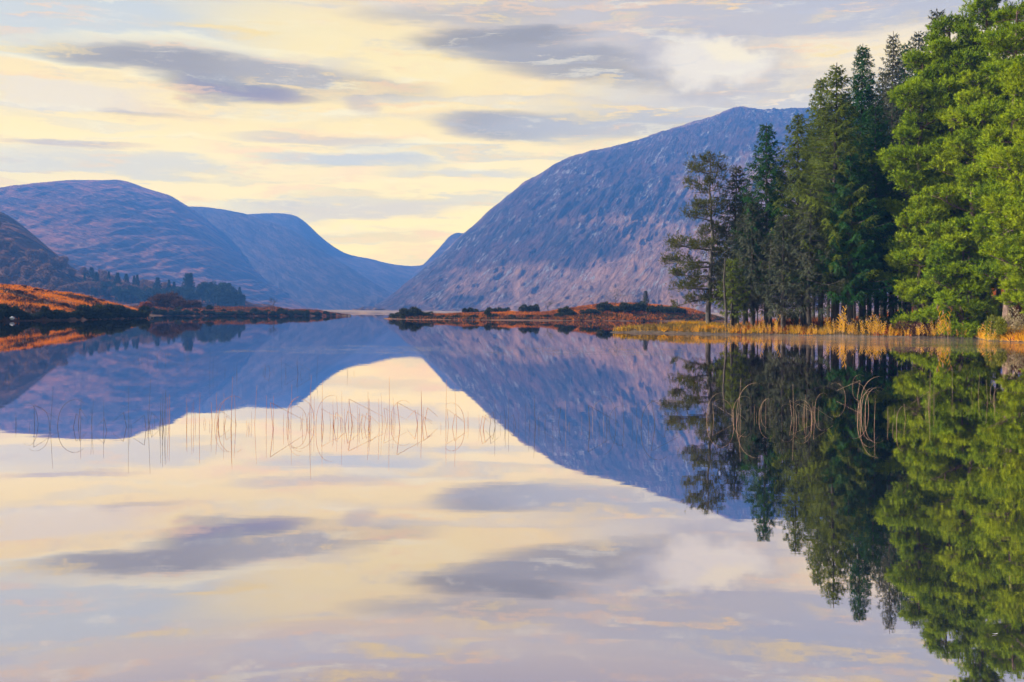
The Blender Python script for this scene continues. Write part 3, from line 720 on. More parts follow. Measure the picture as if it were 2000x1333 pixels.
def pine_tree(seed, H, env, leaf, bark, nbr=34, z0=0.08, pads=4, pad=(0.75, 0.28), ntuft=95, tr=0.3, rise=0.22, tl=0.21, lean=(0, 0), droopy=0.0, jit=0.3):
    """open pine: a trunk, limbs, and shelves of needle tufts; env(t, azimuth) gives the crown radius"""
    rs = np.random.RandomState(seed)
    root = empty('pine_tree')
    P = trunk_path(H, rs, 0.5, 16, lean)
    tb = MB(); tb.tube(P, tr * (1 - np.clip(P[:, 2] / H, 0, 1) * 0.88) + 0.02, 9)
    lb = MB(); cr = MB()
    Cs, Ds, Ns = [], [], []
    for i in range(nbr):
        lev = i // 4; nlev = (nbr - 1) // 4
        t = z0 + (1 - z0) * (lev + rs.uniform(-0.38, 0.38)) / max(1, nlev) * 0.985
        t = min(max(t, 0.04), 0.985)
        a = (i % 4) * 1.571 + lev * 0.9 + rs.uniform(-0.45, 0.45)
        L = env(t, a) * rs.uniform(1 - jit, 1.08)
        if L < 0.15: L = 0.15
        p0 = on_path(P, t * H)
        up = rise * L * rs.uniform(-0.6, 2.0) - droopy * L * (1 - t)
        s = np.linspace(0, 1, 7)
        dirv = np.array([math.cos(a), math.sin(a), 0])
        side = np.array([-dirv[1], dirv[0], 0])
        wv = rs.uniform(-0.15, 0.15) * L
        pts = p0 + s[:, None] * dirv * L + (np.sin(s * PI)[:, None] * side * wv) + (s ** 1.4)[:, None] * np.array([0, 0, up])
        r0 = 0.028 + 0.022 * L * (1 - 0.5 * t)
        lb.tube(pts, r0 * (1 - 0.8 * s), 5)
        npad = max(2, int(round(pads * L / 2.2 + rs.uniform(-0.5, 0.8))))
        for k in range(npad):
            f = 1.0 if k == 0 else rs.uniform(0.42, 1.0)
            c = pts[0] * 0 + np.array([np.interp(f, s, pts[:, q]) for q in range(3)])
            off = rs.uniform(-1, 1) * 0.38 * L * f * (0 if k == 0 else 1)
            c = c + side * off + np.array([0, 0, rs.uniform(-0.05, 0.3)]) * min(1, L)
            if k: lb.tube(np.array([[np.interp(max(f - 0.2, 0), s, pts[:, q]) for q in range(3)], c * 0.5 + 0.5 * np.array([np.interp(max(f - 0.1, 0), s, pts[:, q]) for q in range(3)]), c]), [r0 * 0.4, r0 * 0.3, 0.008], 4)
            sz = (rs.uniform(0.5, 1.0) if rs.rand() < 0.6 else rs.uniform(1.0, 1.5)) * min(1.0, 0.45 + L / 3.2)
            nsh = max(5, int(17 * sz ** 1.3)); per = max(3, int(ntuft * sz ** 1.8 / nsh))
            sd = unit(rs.normal(size=(nsh, 3)) * np.array([1, 1, 0.55]) + dirv * 0.75 + np.array([0, 0, 0.42]))
            sl = rs.uniform(0.5, 1.15, nsh) * pad[0] * sz
            u = rs.uniform(0.25, 1.0, (nsh, per)) ** 0.75
            q = sd[:, None] * (u * sl[:, None])[..., None]
            q[..., 2] += 0.30 * (u ** 2) * sl[:, None] * 0.6
            q += rs.normal(size=q.shape) * (0.06 + 0.09 * (1 - u))[..., None] * sz
            q[..., 2] *= pad[1] / 0.36
            c0 = c - dirv * pad[0] * 0.45 * sz
            Ns.append(unit(q + dirv * 0.25 + np.array([0, 0, 0.45 * sz])).reshape(-1, 3))
            Cs.append((c0 + q).reshape(-1, 3))
            Ds.append(unit((sd[:, None] * 0.8 + np.array([0, 0, 0.45]) + rs.normal(size=q.shape) * 0.25).reshape(-1, 3)))
            for j in range(0, nsh, 3):
                e1 = c0 + sd[j] * sl[j] * 0.75
                lb.tube(np.array([c0, (c0 + e1) / 2, e1]), [r0 * 0.22 + 0.004, r0 * 0.14 + 0.003, 0.004], 3)
    Cs = np.concatenate(Cs); Ds = np.concatenate(Ds)
    tufts(cr, Cs, Ds, rs, 12, tl, tl * 0.15, 0.75, 0.15, np.concatenate(Ns))
    tb.build('trunk', bark, root, True)
    lb.build('limbs', bark, root, True)
    cr.build('crown', leaf, root)
    return root

def spruce_tree(seed, H, R, leaf, bark, bare=0.12, step=0.50, tr=0.2, droop=0.35, dens=1.0, taper=0.75, name='spruce_tree', blade=0.18, dead=True, jit=0.25, one_side=None):
    """conifer of drooping whorled branches with hanging twigs"""
    rs = np.random.RandomState(seed)
    if name == 'spruce_tree': R, dens, bare = R * 1.45, dens * 1.7, bare + 0.05
    root = empty(name)
    P = trunk_path(H, rs, 0.2, 14)
    tb = MB(); tb.tube(P, tr * (1 - np.clip(P[:, 2] / H, 0, 1) * 0.93) + 0.008, 8)
    lb = MB(); cr = MB()
    z = bare * H; TB, TD, TL = [], [], []
    big = rs.uniform(0.75, 1.1, 64)
    while z < H * 0.99:
        f = (H - z) / (H * (1 - bare))
        nb = int(rs.choice([4, 5, 6]))
        a0 = rs.uniform(0, 6.28)
        for k in range(nb):
            a = a0 + k * 6.283 / nb + rs.uniform(-0.3, 0.3)
            L = R * (f ** taper) * rs.uniform(1 - jit, 1 + jit * 0.5) * big[int((a % 6.283) * 2.5 + z * 1.3) % 64] + 0.12
            if f > 0.85: L *= 0.55 + 0.45 * rs.rand()
            if one_side is not None: L *= 0.75 + 0.35 * math.cos(a - one_side)
            s = np.linspace(0, 1, 6)
            dr = droop * (0.3 + 0.9 * f)
            zz = (0.25 * s - dr * 1.25 * s + dr * 0.75 * s ** 2.4) * L * (1 if f > 0.12 else 0.2) + (0.35 * s * L if f <= 0.12 else 0)
            d = np.array([math.cos(a), math.sin(a)])
            p0 = on_path(P, z)
            pts = np.column_stack([p0[0] + d[0] * L * s, p0[1] + d[1] * L * s, p0[2] + zz])
            lb.tube(pts, (0.010 + 0.008 * L) * (1 - 0.85 * s), 4)
            nt_ = max(4, int(L / 0.10 * dens))
            u = rs.uniform(0.16 if f > 0.3 else 0.02, 1.0, nt_)
            base = np.column_stack([np.interp(u, s, pts[:, q]) for q in range(3)])
            sg = np.where(np.arange(nt_) % 2 == 0, 1.0, -1.0)
            ang = a + sg * rs.uniform(0.5, 1.15, nt_)
            tlen = (0.16 + 0.34 * L * (1 - u) * 0.9 + 0.10 * L * 0.5) * rs.uniform(0.6, 1.15, nt_)
            tlen = np.minimum(tlen, 1.0)
            td = unit(np.column_stack([np.cos(ang), np.sin(ang), -0.25 - rs.uniform(0.0, 0.75, nt_) * (0.4 + f)]))
            TB.append(base); TD.append(td); TL.append(tlen)
            TB.append(pts[-2:-1]); TD.append(unit(pts[-1:] - pts[-2:-1])); TL.append(np.array([0.2 * L + 0.1]))
        z += step * (0.55 + 0.6 * f) * rs.uniform(0.8, 1.2)
    B = np.concatenate(TB); D = np.concatenate(TD); L = np.concatenate(TL)
    nb = 10
    Br = np.repeat(B, nb, 0); Dr = np.repeat(D, nb, 0); Lr = np.repeat(L, nb); k = len(Br)
    u = rs.uniform(0, 1, k)
    Br = Br + Dr * (u * Lr)[:, None] + np.array([0, 0, -1.0]) * (u ** 2 * Lr * 0.18)[:, None]
    D2 = unit(Dr * 0.9 + unit(rs.normal(size=(k, 3))) * 0.62 + np.array([0, 0, -0.1]))
    rad = Br.copy(); rad[:, 2] = 0
    cr.blades(Br, D2, blade * rs.uniform(0.7, 1.3, k), blade * 0.26 * rs.uniform(0.7, 1.3, k), rs, unit(unit(rad) * 0.7 + np.array([0, 0, 0.8])), 0.4)
    if dead and bare > 0.05:
        for i in range(int(bare * H * 7)):
            zz = rs.uniform(0.12 * bare * H, bare * H * 1.15); a = rs.uniform(0, 6.28); L = R * rs.uniform(0.15, 0.6)
            s = np.linspace(0, 1, 4)
            p0 = on_path(P, zz)
            pts = np.column_stack([p0[0] + math.cos(a) * L * s, p0[1] + math.sin(a) * L * s, zz - 0.3 * L * s ** 1.5])
            lb.tube(pts, 0.012 * (1 - 0.8 * s), 3)
    tb.build('trunk', bark, root, True)
    lb.build('limbs', bark, root, True)
    cr.build('crown', leaf, root)
    return root

def place(o, px, Y, land=bankD, rz=0.0, k=1.0):
    x = (px - PX0) / F * Y
    zz = float(land.z(np.array([x]), np.array([Y]))[0]) if land is not None else 0.0
    o.location = (x, Y, max(zz, 0.0) - 0.05)
    o.rotation_euler = (0, 0, rz)
    o.scale = k if isinstance(k, tuple) else (k, k, k)
    return o
def treeH(px, py, Y):
    x = (px - PX0) / F * Y
    zz = float(bankD.z(np.array([x]), np.array([Y]))[0])
    return height(px, py, Y) - max(zz, 0) + 0.05

# lodgepole at the tip of the bank
def env_lodge(t, a):
    left = max(0.0, -math.cos(a)); right = max(0.0, math.cos(a))
    if t > 0.72: r = 1.85 * math.sqrt(max(0, 1 - ((t - 0.85) / 0.16) ** 2)) + 0.25
    elif t > 0.5: r = 1.5 + 1.6 * left - 0.3 * right
    else: r = 2.2 + 1.7 * left
    return max(0.3, r * (0.62 + 0.45 * left + 0.2 * right))
lod = pine_tree(301, treeH(1378, 308, 82), env_lodge, M['lodge'], M['bark_grey'], 52, 0.16, 5, (0.6, 0.42), 46, 0.21, 0.12, 0.15, (-0.25, 0), 0.28)
place(lod, 1386, 82)
props(lod, 'lone sparse pine with long left-reaching branches, first tree on the spit', 'tree')

SPR = {}
def spruce(label, px, top, Y, R, kind, seed, **kw):
    mat = {'grey': M['spruce_grey'], 'green': M['spruce_green'], 'lime': M['spruce_lime']}[kind]
    H = treeH(px, top, Y)
    o = spruce_tree(seed, H, R, mat, M['bark'], **kw)
    place(o, px, Y)
    props(o, label, 'tree')
    return o
spruce('tall narrow dark spruce with a clean pointed top, just right of the lone pine', 1497, 240, 80, 2.5, 'green', 1, bare=0.16, droop=0.25, step=0.42, dens=0.9)
spruce('thin grey spruce between the lone pine and the pointed spruce', 1438, 322, 83, 2.7, 'grey', 2, bare=0.14, droop=0.35, jit=0.35, dens=0.9)
spruce('short grey spruce with a thin trunk behind the golden grass', 1470, 395, 79, 2.7, 'grey', 3, bare=0.15, droop=0.45, dens=1.0)
spruce('bushy grey spruce behind the thin trunks, half hidden by the pointed spruce', 1458, 372, 87, 2.9, 'grey', 33, bare=0.17, droop=0.4)
spruce('small yellow-green spruce low beside the lone pine', 1432, 505, 77, 1.3, 'lime', 4, bare=0.2, droop=0.4, tr=0.1)
spruce('yellow-green spruce with drooping lit boughs, right of the pointed spruce', 1556, 222, 79, 3.0, 'lime', 5, bare=0.15, droop=0.4, jit=0.35)
spruce('tall spruce with long spiky side branches, highest of the outer row', 1630, 122, 75, 3.3, 'lime', 6, bare=0.13, droop=0.3, step=0.46, jit=0.35, dens=1.0, tr=0.3)
spruce('grey spruce with hanging twigs low in the middle of the grove', 1530, 420, 75, 2.2, 'grey', 7, bare=0.14, droop=0.5)
spruce('pale grey half-bare spruce in front of the dark green ones', 1580, 372, 74, 2.6, 'grey', 8, bare=0.16, droop=0.5, dens=0.8)
spruce('slim spire of a spruce rising against the pale cloud', 1684, 85, 80, 2.7, 'green', 9, bare=0.12, droop=0.3, step=0.42)
spruce('dense dark green spruce at the front of the shady wood', 1660, 300, 73.5, 2.7, 'green', 10, bare=0.17, droop=0.4, tr=0.28, dens=1.2)
spruce('deep green spruce filling the shade left of the bright pines', 1712, 200, 77, 2.8, 'green', 11, bare=0.16, droop=0.35, dens=1.1)
spruce('thin reddish spruce tip showing above the left edge of the bright pines', 1741, 62, 86, 2.0, 'grey', 12, bare=0.3, droop=0.25, step=0.5, dens=0.7)
spruce('low dark spruce under the left edge of the bright pines', 1742, 430, 75, 2.3, 'green', 13, bare=0.12, droop=0.4)
spruce('tall olive spruce just left of and behind the highest spruce of the outer row', 1602, 152, 86, 2.9, 'lime', 14, bare=0.2, droop=0.4)
spruce('dark spruce standing behind the pointed one', 1520, 330, 92, 2.4, 'green', 15, bare=0.2, droop=0.35)
# second rows: copies of five grown ones
protos = [spruce_tree(50, 20, 2.6, M['spruce_grey'], M['bark'], bare=0.22, dens=0.8), spruce_tree(51, 20, 2.9, M['spruce_green'], M['bark'], bare=0.18, dens=0.9),
          spruce_tree(52, 20, 2.3, M['spruce_green'], M['bark'], bare=0.25, dens=0.7, tr=0.16)]
back_rows = [(1565, 330, 97), (1588, 250, 104), (1618, 230, 96), (1645, 180, 92), (1668, 200, 100), (1696, 170, 97), (1725, 140, 95), (1748, 160, 90), (1765, 85, 98), (1790, 60, 100),
             (1776, 170, 88), (1802, 110, 94), (1832, 18, 104), (1855, 120, 92), (1880, 60, 98), (1915, 80, 92), (1950, 90, 95), (1985, 120, 90), (2030, 100, 92), (1636, 330, 82), (1690, 400, 80), (1768, 380, 82), (1820, 300, 84), (1480, 470, 88), (1548, 460, 86), (1870, 330, 82), (1930, 320, 84), (2060, 150, 84)]
rr = random.Random(5)
for i, (px, top, Y) in enumerate(back_rows):
    pr = protos[i % 3]
    o = pr if i < 3 else copy_tree(pr)
    k = treeH(px, top, Y) / 20.0
    place(o, px, Y, bankD, rr.uniform(0, 6.28), (k * rr.uniform(0.8, 1.05), k * rr.uniform(0.8, 1.05), k))
    lab = ['shadowed spruce in the back rows of the grove, greyish', 'shadowed spruce in the back rows of the grove, dark green', 'shadowed slim spruce in the back rows of the grove'][i % 3]
    props(o, lab, 'tree', ['greyish spruces in the back rows', 'dark green spruces in the back rows', 'slim spruces in the back rows'][i % 3])
# bare pole trunks between them
poles = [(1420, 76, 5.5), (1429, 77, 4.0), (1452, 80, 6), (1506, 77, 7), (1566, 76, 6), (1573, 79, 7), (1603, 75, 7), (1651, 80, 8), (1680, 77, 8), (1701, 80, 8), (1716, 79, 9), (1731, 82, 9), (1757, 80, 9)]
rs = np.random.RandomState(9)
p0 = None
for i, (px, Y, H) in enumerate(poles):
    if p0 is None:
        root = empty('dead_spruce'); P = trunk_path(8, rs, 0.3)
        tb = MB(); tb.tube(P, 0.13 * (1 - np.clip(P[:, 2] / 8, 0, 1) * 0.75), 8)
        for j in range(46):
            zz = rs.uniform(0.9, 7.8); a = rs.uniform(0, 6.28); L = rs.uniform(0.3, 1.3); s = np.linspace(0, 1, 4); q0 = on_path(P, zz)
            tb.tube(np.column_stack([q0[0] + math.cos(a) * L * s, q0[1] + math.sin(a) * L * s, zz - 0.25 * L * s ** 1.5]), 0.014 * (1 - 0.8 * s), 3)
        tb.build('trunk', M['bark'], root, True)
        p0 = root; o = root
    else:
        o = copy_tree(p0)
    place(o, px, Y, bankD, rr.uniform(0, 6.28), (1, 1, H / 8))
    props(o, 'bare dark trunk standing between the spruces above the golden grass', 'tree', 'bare trunks between the spruces')

# the bright pines on the right
def env_full(R, low=0.9, left=1.0):
    def f(t, a):
        r = R * (min(1.0, low + t * 0.5) if t < 0.55 else math.sqrt(max(0.02, 1 - ((t - 0.55) / 0.47) ** 2)))
        return r * (1 + (left - 1) * max(0.0, -math.cos(a)))
    return f
def pine(label, px, top, Y, env, leaf, seed, **kw):
    o = pine_tree(seed, treeH(px, top, Y), env, leaf, M['bark_pine'], **kw)
    place(o, px, Y)
    props(o, label, 'tree')
pine('bright pine at the left edge of the pine group, boughs over the shade', 1790, 118, 73, env_full(3.1, 0.85, 1.15), M['pine'], 401, nbr=44, z0=0.12, pads=7, pad=(0.85, 0.25), ntuft=115, jit=0.45)
pine('bright green pine whose lowest boughs hang over the reeds', 1806, 400, 70.5, env_full(2.3, 0.95), M['pine_yellow'], 402, nbr=28, z0=0.03, pads=7, tr=0.16, pad=(0.8, 0.28), ntuft=120, jit=0.4)
pine('tall bright pine second from the left of the pine group', 1862, 50, 72, env_full(3.2, 0.8), M['pine'], 403, nbr=48, z0=0.12, pads=7, pad=(0.85, 0.25), ntuft=115, jit=0.45)
pine('bright pine with red-brown limbs in the middle of the pine group', 1893, 150, 68.5, env_full(3.0, 0.7), M['pine_yellow'], 404, nbr=40, z0=0.08, pads=7, pad=(0.85, 0.25), ntuft=115, jit=0.45)
pine('tallest pine, its crown running out of the top of the view', 1925, -60, 71, env_full(3.4, 0.7), M['pine'], 405, nbr=52, z0=0.15, pads=7, pad=(0.9, 0.32), ntuft=120, jit=0.45)
pine('grey-stemmed pine near the right edge behind the round bush', 1966, 20, 64.5, env_full(3.0, 0.6), M['pine'], 406, nbr=36, z0=0.2, pads=7, tr=0.30, pad=(0.85, 0.25), ntuft=115, jit=0.45)
pine('nearest pine, half cut off by the right edge', 2040, 150, 60, env_full(3.4, 0.8), M['pine_yellow'], 407, nbr=48, z0=0.08, pads=7, pad=(0.85, 0.30), ntuft=130, jit=0.4)
pine('tall pine just outside the right edge, boughs reaching in', 2055, -90, 68, env_full(3.8, 0.8), M['pine'], 408, nbr=56, z0=0.15, pads=7, pad=(0.9, 0.32), ntuft=120, jit=0.45)
pine('young pine with low spreading shelves over the brown bank', 1880, 440, 67.5, env_full(2.2, 0.95), M['pine'], 409, nbr=24, z0=0.05, pads=7, tr=0.14, pad=(0.8, 0.28), ntuft=120, jit=0.4)

# ------------------------------------------------------------------ shrubs
def bush_mesh(seed, leaf, n=2600, size=1.0, fl=0.75, ln=0.22, wd=0.09, lobes=9, name='gorse_bush', stems=True):
    rs = np.random.RandomState(seed)
    mb = MB(); Cs, Ds = [], []
    for i in range(lobes):
        c = np.array([rs.uniform(-0.7, 0.7), rs.uniform(-0.7, 0.7), rs.uniform(0.15, 0.62) * fl * 1.3]) * size
        r = rs.uniform(0.28, 0.5) * size
        u = unit(rs.normal(size=(n // lobes, 3)) + np.array([0, 0, 0.3]))
        Cs.append(c + u * r * rs.uniform(0.6, 1.08, (len(u), 1)) * np.array([1, 1, fl])); Ds.append(u)
    Cc = np.concatenate(Cs); Dd = unit(np.concatenate(Ds) + rs.normal(size=Cc.shape) * 0.5 + np.array([0, 0, 0.3]))
    ok = Cc[:, 2] > -0.1
    mb.blades(Cc[ok], Dd[ok], ln * rs.uniform(0.6, 1.3, ok.sum()), wd * rs.uniform(0.6, 1.3, ok.sum()), rs, np.concatenate(Ds)[ok] + np.array([0, 0, 0.3]), 0.4)
    for i in range(6):
        a = rs.uniform(0, 6.28); s = np.linspace(0, 1, 4); L = 0.5 * size
        mb.tube(np.column_stack([math.cos(a) * L * s, math.sin(a) * L * s, -0.3 + s * size * 0.8]), 0.03 * size * (1 - 0.8 * s), 4)
    return mb.build(name, leaf)
def shoreY(land, px, y0):
    ys = np.arange(y0 - 12, y0 + 25, 0.25)
    z = land.z((px - PX0) / F * ys, ys)
    k = np.argmax(z > 0.12)
    return float(ys[k]) if z[k] > 0.12 else y0
rb = random.Random(11)
def bushes(protos, spots, land, label, group, cat='bush', labels=None, zone=None):
    """spots: px, Y, width scale, height scale"""
    for i, s in enumerate(spots):
        px, Y, k, kz = s[:4]
        pr = protos[i % len(protos)]
        if i < len(protos): o = pr
        else:
            o = pr.copy(); C.objects.link(o)
        place(o, px, Y, land, rb.uniform(0, 6.28), (k, k, kz))
        if labels and i in labels:
            props(o, labels[i], cat)
            if 'group' in o: del o['group']
        else:
            props(o, zone(px) if zone else label, cat, group if not zone else zone(px).replace('gorse bush', 'gorse bushes').replace('low bush', 'low bushes'))
G = [bush_mesh(60 + i, M['gorse'], 3000, 1.0, 0.8, 0.24, 0.10) for i in range(4)]
spots = []
shA = [(-60, 121), (0, 125), (50, 129), (100, 136), (150, 145), (200, 156), (245, 170), (280, 182)]
for i in range(44):
    px = -40 + i * 7.5 + rb.uniform(-3, 3)
    Y = shoreY(hillA, px, float(curve(shA, px))) + rb.uniform(0.2, 1.6)
    k = rb.uniform(1.2, 1.8) * (1.1 if px > 170 else 0.72)
    spots.append((px, Y, k * rb.uniform(0.55, 1.0), k * rb.uniform(0.55, 1.3)))
bushes(G, spots, hillA, 'dark gorse bush on the bank at the foot of the orange hill', 'gorse bushes along the foot of the orange hill', zone=lambda px: 'dark gorse bush by the water near the pale boulder' if px < 60 else 'dark gorse bush below the brightest part of the orange hill' if px < 160 else 'dark gorse bush where the orange hill narrows' if px < 235 else 'dark gorse bush at the very tip of the orange hill')
G2 = [bush_mesh(70 + i, M['heather'], 2200, 1.0, 0.6, 0.22, 0.09, name='heather_bush') for i in range(2)]
spots = [(rb.uniform(-20, 280), rb.uniform(140, 205), 0, 0) for i in range(60)]
spots = [(p, Y, k, k * 0.8) for p, Y, _, _ in spots for k in [rb.uniform(0.5, 1.1)] if float(sdist(np.array([(p - PX0) / F * Y]), np.array([Y]), hillA.poly)[0]) > 5]
bushes(G2, spots, hillA, 'small brown heather bush scattered over the orange hill', 'heather bushes on the orange hill')
G3 = [bush_mesh(80 + i, M['gorse'], 2400, 1.0, 0.7, 0.26, 0.12) for i in range(3)]
spots = []
shB = [(290, 253), (400, 257), (500, 263), (600, 276), (650, 288), (680, 298)]
for i in range(40):
    px = 296 + i * 9.4 + rb.uniform(-4, 4)
    Y = shoreY(headB, px, float(curve(shB, px))) + (rb.uniform(0.1, 1.0) if i % 3 else rb.uniform(3, 9)) * (0.4 if px > 630 else 1)
    k = rb.uniform(0.8, 1.5) * (0.6 if px > 640 else 1)
    spots.append((px, Y, k, k * rb.uniform(0.8, 1.1)))
bushes(G3, spots, headB, 'dark low bush along the left headland', 'dark bushes along the left headland', zone=lambda px: 'dark low bush below the purple-brown shrub' if px < 400 else 'dark low bush on the middle of the left headland' if px < 560 else 'dark low bush towards the thin tip of the left headland')
G4 = [bush_mesh(90 + i, M['gorse'], 2600, 1.0, 0.8, 0.20, 0.09) for i in range(3)]
spots = [(795, 193, 1.9, 2.1), (812, 196, 1.8, 1.9), (778, 196, 1.4, 1.1), (836, 193, 1.2, 1.0), (768, 198, 0.8, 0.6), (918, 216, 1.5, 1.5), (936, 218, 1.1, 1.1), (957, 220, 1.5, 2.2), (976, 218, 1.3, 1.7), (988, 217, 1.3, 1.5), (1003, 219, 1.1, 1.0), (1028, 220, 1.4, 2.1), (1044, 219, 1.3, 2.1), (1105, 190, 1.5, 2.0), (1118, 189, 1.1, 1.2), (1092, 188, 1.0, 1.0), (1180, 190, 1.8, 2.0), (1150, 188, 1.4, 1.1), (1165, 188, 1.3, 1.1), (1205, 189, 1.4, 1.3), (1230, 189, 1.8, 1.8), (1250, 190, 1.5, 1.7), (1285, 191, 1.7, 1.4), (1305, 190, 1.6, 1.4), (1325, 191, 1.5, 1.3), (1268, 189, 1.4, 1.3), (860, 189, 0.8, 0.7), (890, 188, 0.8, 0.6), (925, 187, 1.0, 0.8), (960, 187, 1.0, 0.8), (1000, 186, 0.9, 0.7), (1035, 186, 1.0, 0.7), (1065, 186, 0.9, 0.7), (952, 190, 0.7, 1.2)]
bushes(G4, spots, headC, 'dark low bush along the water edge of the right headland', 'dark bushes along the right headland',
       labels={0: 'large black gorse bush on the tip of the right headland', 1: 'rounded gorse bush just behind the headland tip', 7: 'upright bush on the crest of the right headland, left clump', 11: 'left one of two upright bushes on the headland crest', 12: 'right one of two upright bushes on the headland crest', 13: 'tall dark bush at the water where the orange grass rises', 16: 'round dark bush below the bare tree on the right headland'})
o = bush_mesh(120, M['bush_green'], 4200, 1.0, 1.1, 0.13, 0.05, 10, 'juniper_bush'); place(o, 1948, 60.5, bankD, 0.4, (0.85, 0.85, 1.25)); props(o, 'rounded yellow-green bush on the bank near the right edge', 'bush')
o = bush_mesh(121, M['gorse'], 3200, 1.0, 0.8, 0.15, 0.06, 10, 'gorse_bush'); place(o, 1705, 71.8, bankD, 1.0, (1.5, 1.2, 1.2)); props(o, 'dark rounded bush at the foot of the shaded spruces behind the reeds', 'bush')
o = bush_mesh(122, M['heather'], 3600, 1.0, 0.8, 0.15, 0.04, 10, 'bramble_bush'); place(o, 1780, 69.9, bankD, 2.0, (1.6, 1.2, 1.0)); props(o, 'brown tangled bramble bush below the left pine boughs', 'bush')
o = bush_mesh(123, M['heather'], 3600, 1.0, 0.8, 0.15, 0.04, 10, 'bramble_bush'); place(o, 1850, 69.3, bankD, 3.0, (2.1, 1.2, 1.4)); props(o, 'wide brown bramble thicket behind the orange reeds', 'bush')
o = bush_mesh(124, M['pale_leaf'], 1500, 1.0, 1.2, 0.09, 0.06, 8, 'willow_bush'); place(o, 1990, 60.0, bankD, 0.0, (0.8, 0.8, 1.3)); props(o, 'willow bush with whitish leaves by the grey pine trunk', 'bush')
# a small pale young fir and a bare tree on the right headland
o = spruce_tree(130, 3.6, 0.75, M['spruce_grey'], M['bark'], bare=0.03, step=0.2, tr=0.05, name='young_fir', blade=0.16, dead=False)
place(o, 1262, 192, headC); props(o, 'small pale young fir standing alone on the right headland', 'tree')

def bare_tree(name, seed, H, mat, r=0.09):
    rs = np.random.RandomState(seed); root = empty(name); tb = MB(); cb = MB()
    P = trunk_path(H * 0.5, rs, 0.5, 6); tb.tube(P, r * (1 - 0.5 * np.clip(P[:, 2] / H, 0, 1)), 6)
    def br(p, d, L, r_, lev):
        s = np.linspace(0, 1, 5)
        d2 = unit(d + rs.normal(size=3) * 0.25)
        pts = p + s[:, None] * d * L * 0.6 + (s ** 1.6)[:, None] * d2 * L * 0.4
        (tb if lev < 1 else cb).tube(pts, r_ * (1 - 0.6 * s), 4)
        if lev < 3:
            for k in range(4):
                f = rs.uniform(0.35, 1.0)
                q = np.array([np.interp(f, s, pts[:, c]) for c in range(3)])
                br(q, unit(d + rs.normal(size=3) * 0.65 + np.array([0, 0, 0.15])), L * rs.uniform(0.45, 0.7), r_ * 0.5, lev + 1)
    for k in range(7):
        z = H * rs.uniform(0.2, 0.5)
        br(on_path(P, z), unit(np.array([rs.normal() * 0.8, rs.normal() * 0.8, 1.0])), H * 0.42, r * 0.5, 0)
    tb.build('trunk', mat, root); cb.build('crown', mat, root)
    return root
o = bare_tree('bare_tree', 5, 4.6, M['bark_grey'], 0.05); place(o, 1200, 191, headC); props(o, 'small leafless tree on the right headland before the orange slope', 'tree')
o = bare_tree('bare_tree', 6, 3.4, M['bark_grey'], 0.05); place(o, 1070, 222, headC); props(o, 'leafless tree beyond the crest of the right headland', 'tree')
o = bare_tree('bare_tree', 7, 3.8, M['bark'], 0.07); place(o, 535, 285, headB); props(o, 'bare twiggy tree among the bushes of the left headland', 'tree')
# rounded brown shrubs on the left headland
o = bush_mesh(140, M['heather'], 5000, 1.0, 0.7, 0.22, 0.05, 11, 'bare_shrub'); place(o, 322, 275, headB, 0, (4.5, 3.5, 4.6)); props(o, 'wide purple-brown leafless shrub behind the left headland', 'bush')
o = bush_mesh(141, M['heather'], 5000, 1.0, 0.7, 0.22, 0.05, 11, 'bare_shrub'); place(o, 365, 272, headB, 1, (3.5, 3, 3.6)); props(o, 'olive-brown domed shrub on the left headland, right of the purple one', 'bush')
o = bush_mesh(142, M['rust_grass'], 3000, 1.0, 0.9, 0.2, 0.08, 8, 'bare_shrub'); place(o, 283, 262, headB, 1, (1.7, 1.5, 2.3)); props(o, 'small orange leaved shrub just beyond the tip of the orange hill', 'bush')

# ------------------------------------------------------------------ far lakeside wood
def hill_z(px, Y):
    """height of the left slope under a far tree, by looking down on it"""
    dg = bpy.context.evaluated_depsgraph_get()
    x = (px - PX0) / F * Y
    hit, loc, nrm, idx, ob, mt = sc.ray_cast(dg, Vector((x, Y, 400)), Vector((0, 0, -1)))
    return x, (loc.z if hit and ob.name.startswith('mountain') else 0.0)
mo = bpy.data.objects['mountain.005']
dg = bpy.context.evaluated_depsgraph_get(); dg.update()
def slope_z(x, Y):
    hit, loc, nrm, idx = mo.ray_cast(Vector((x, Y, 400)), Vector((0, 0, -1)))
    return loc.z if hit else 0.0
FF = [spruce_tree(200, 16, 3.6, M['farfir'], M['bark'], bare=0.04, step=0.8, dens=0.45, blade=0.75, dead=False, name='fir_tree', taper=1.0),
      spruce_tree(201, 16, 5.0, M['farfir'], M['bark'], bare=0.04, step=0.9, dens=0.4, blade=0.8, dead=False, name='fir_tree', taper=0.8)]
rs = np.random.RandomState(77)
def broad_tree(seed, leaf, name, H=12, R=5.0, n=3200, ln=0.9, wd=0.45, lobes=12):
    root = empty(name); rs = np.random.RandomState(seed)
    tb = MB(); P = trunk_path(H * 0.7, rs, 0.5, 6); tb.tube(P, 0.3 * (1 - 0.7 * np.clip(P[:, 2] / H, 0, 1)), 6); tb.build('trunk', M['bark'], root)
    mb = MB()
    for i in range(lobes):
        u0 = unit(rs.normal(size=3)); c = np.array([0, 0, H * 0.58]) + u0 * np.array([R * 0.6, R * 0.6, H * 0.28])
        u = unit(rs.normal(size=(n // lobes, 3))); r = R * rs.uniform(0.3, 0.48)
        B = c + u * r * rs.uniform(0.5, 1.1, (len(u), 1))
        mb.blades(B, unit(u + rs.normal(size=u.shape) * 0.6), ln * rs.uniform(0.6, 1.3, len(u)), wd * rs.uniform(0.6, 1.3, len(u)), rs)
    mb.build('crown', leaf, root)
    return root
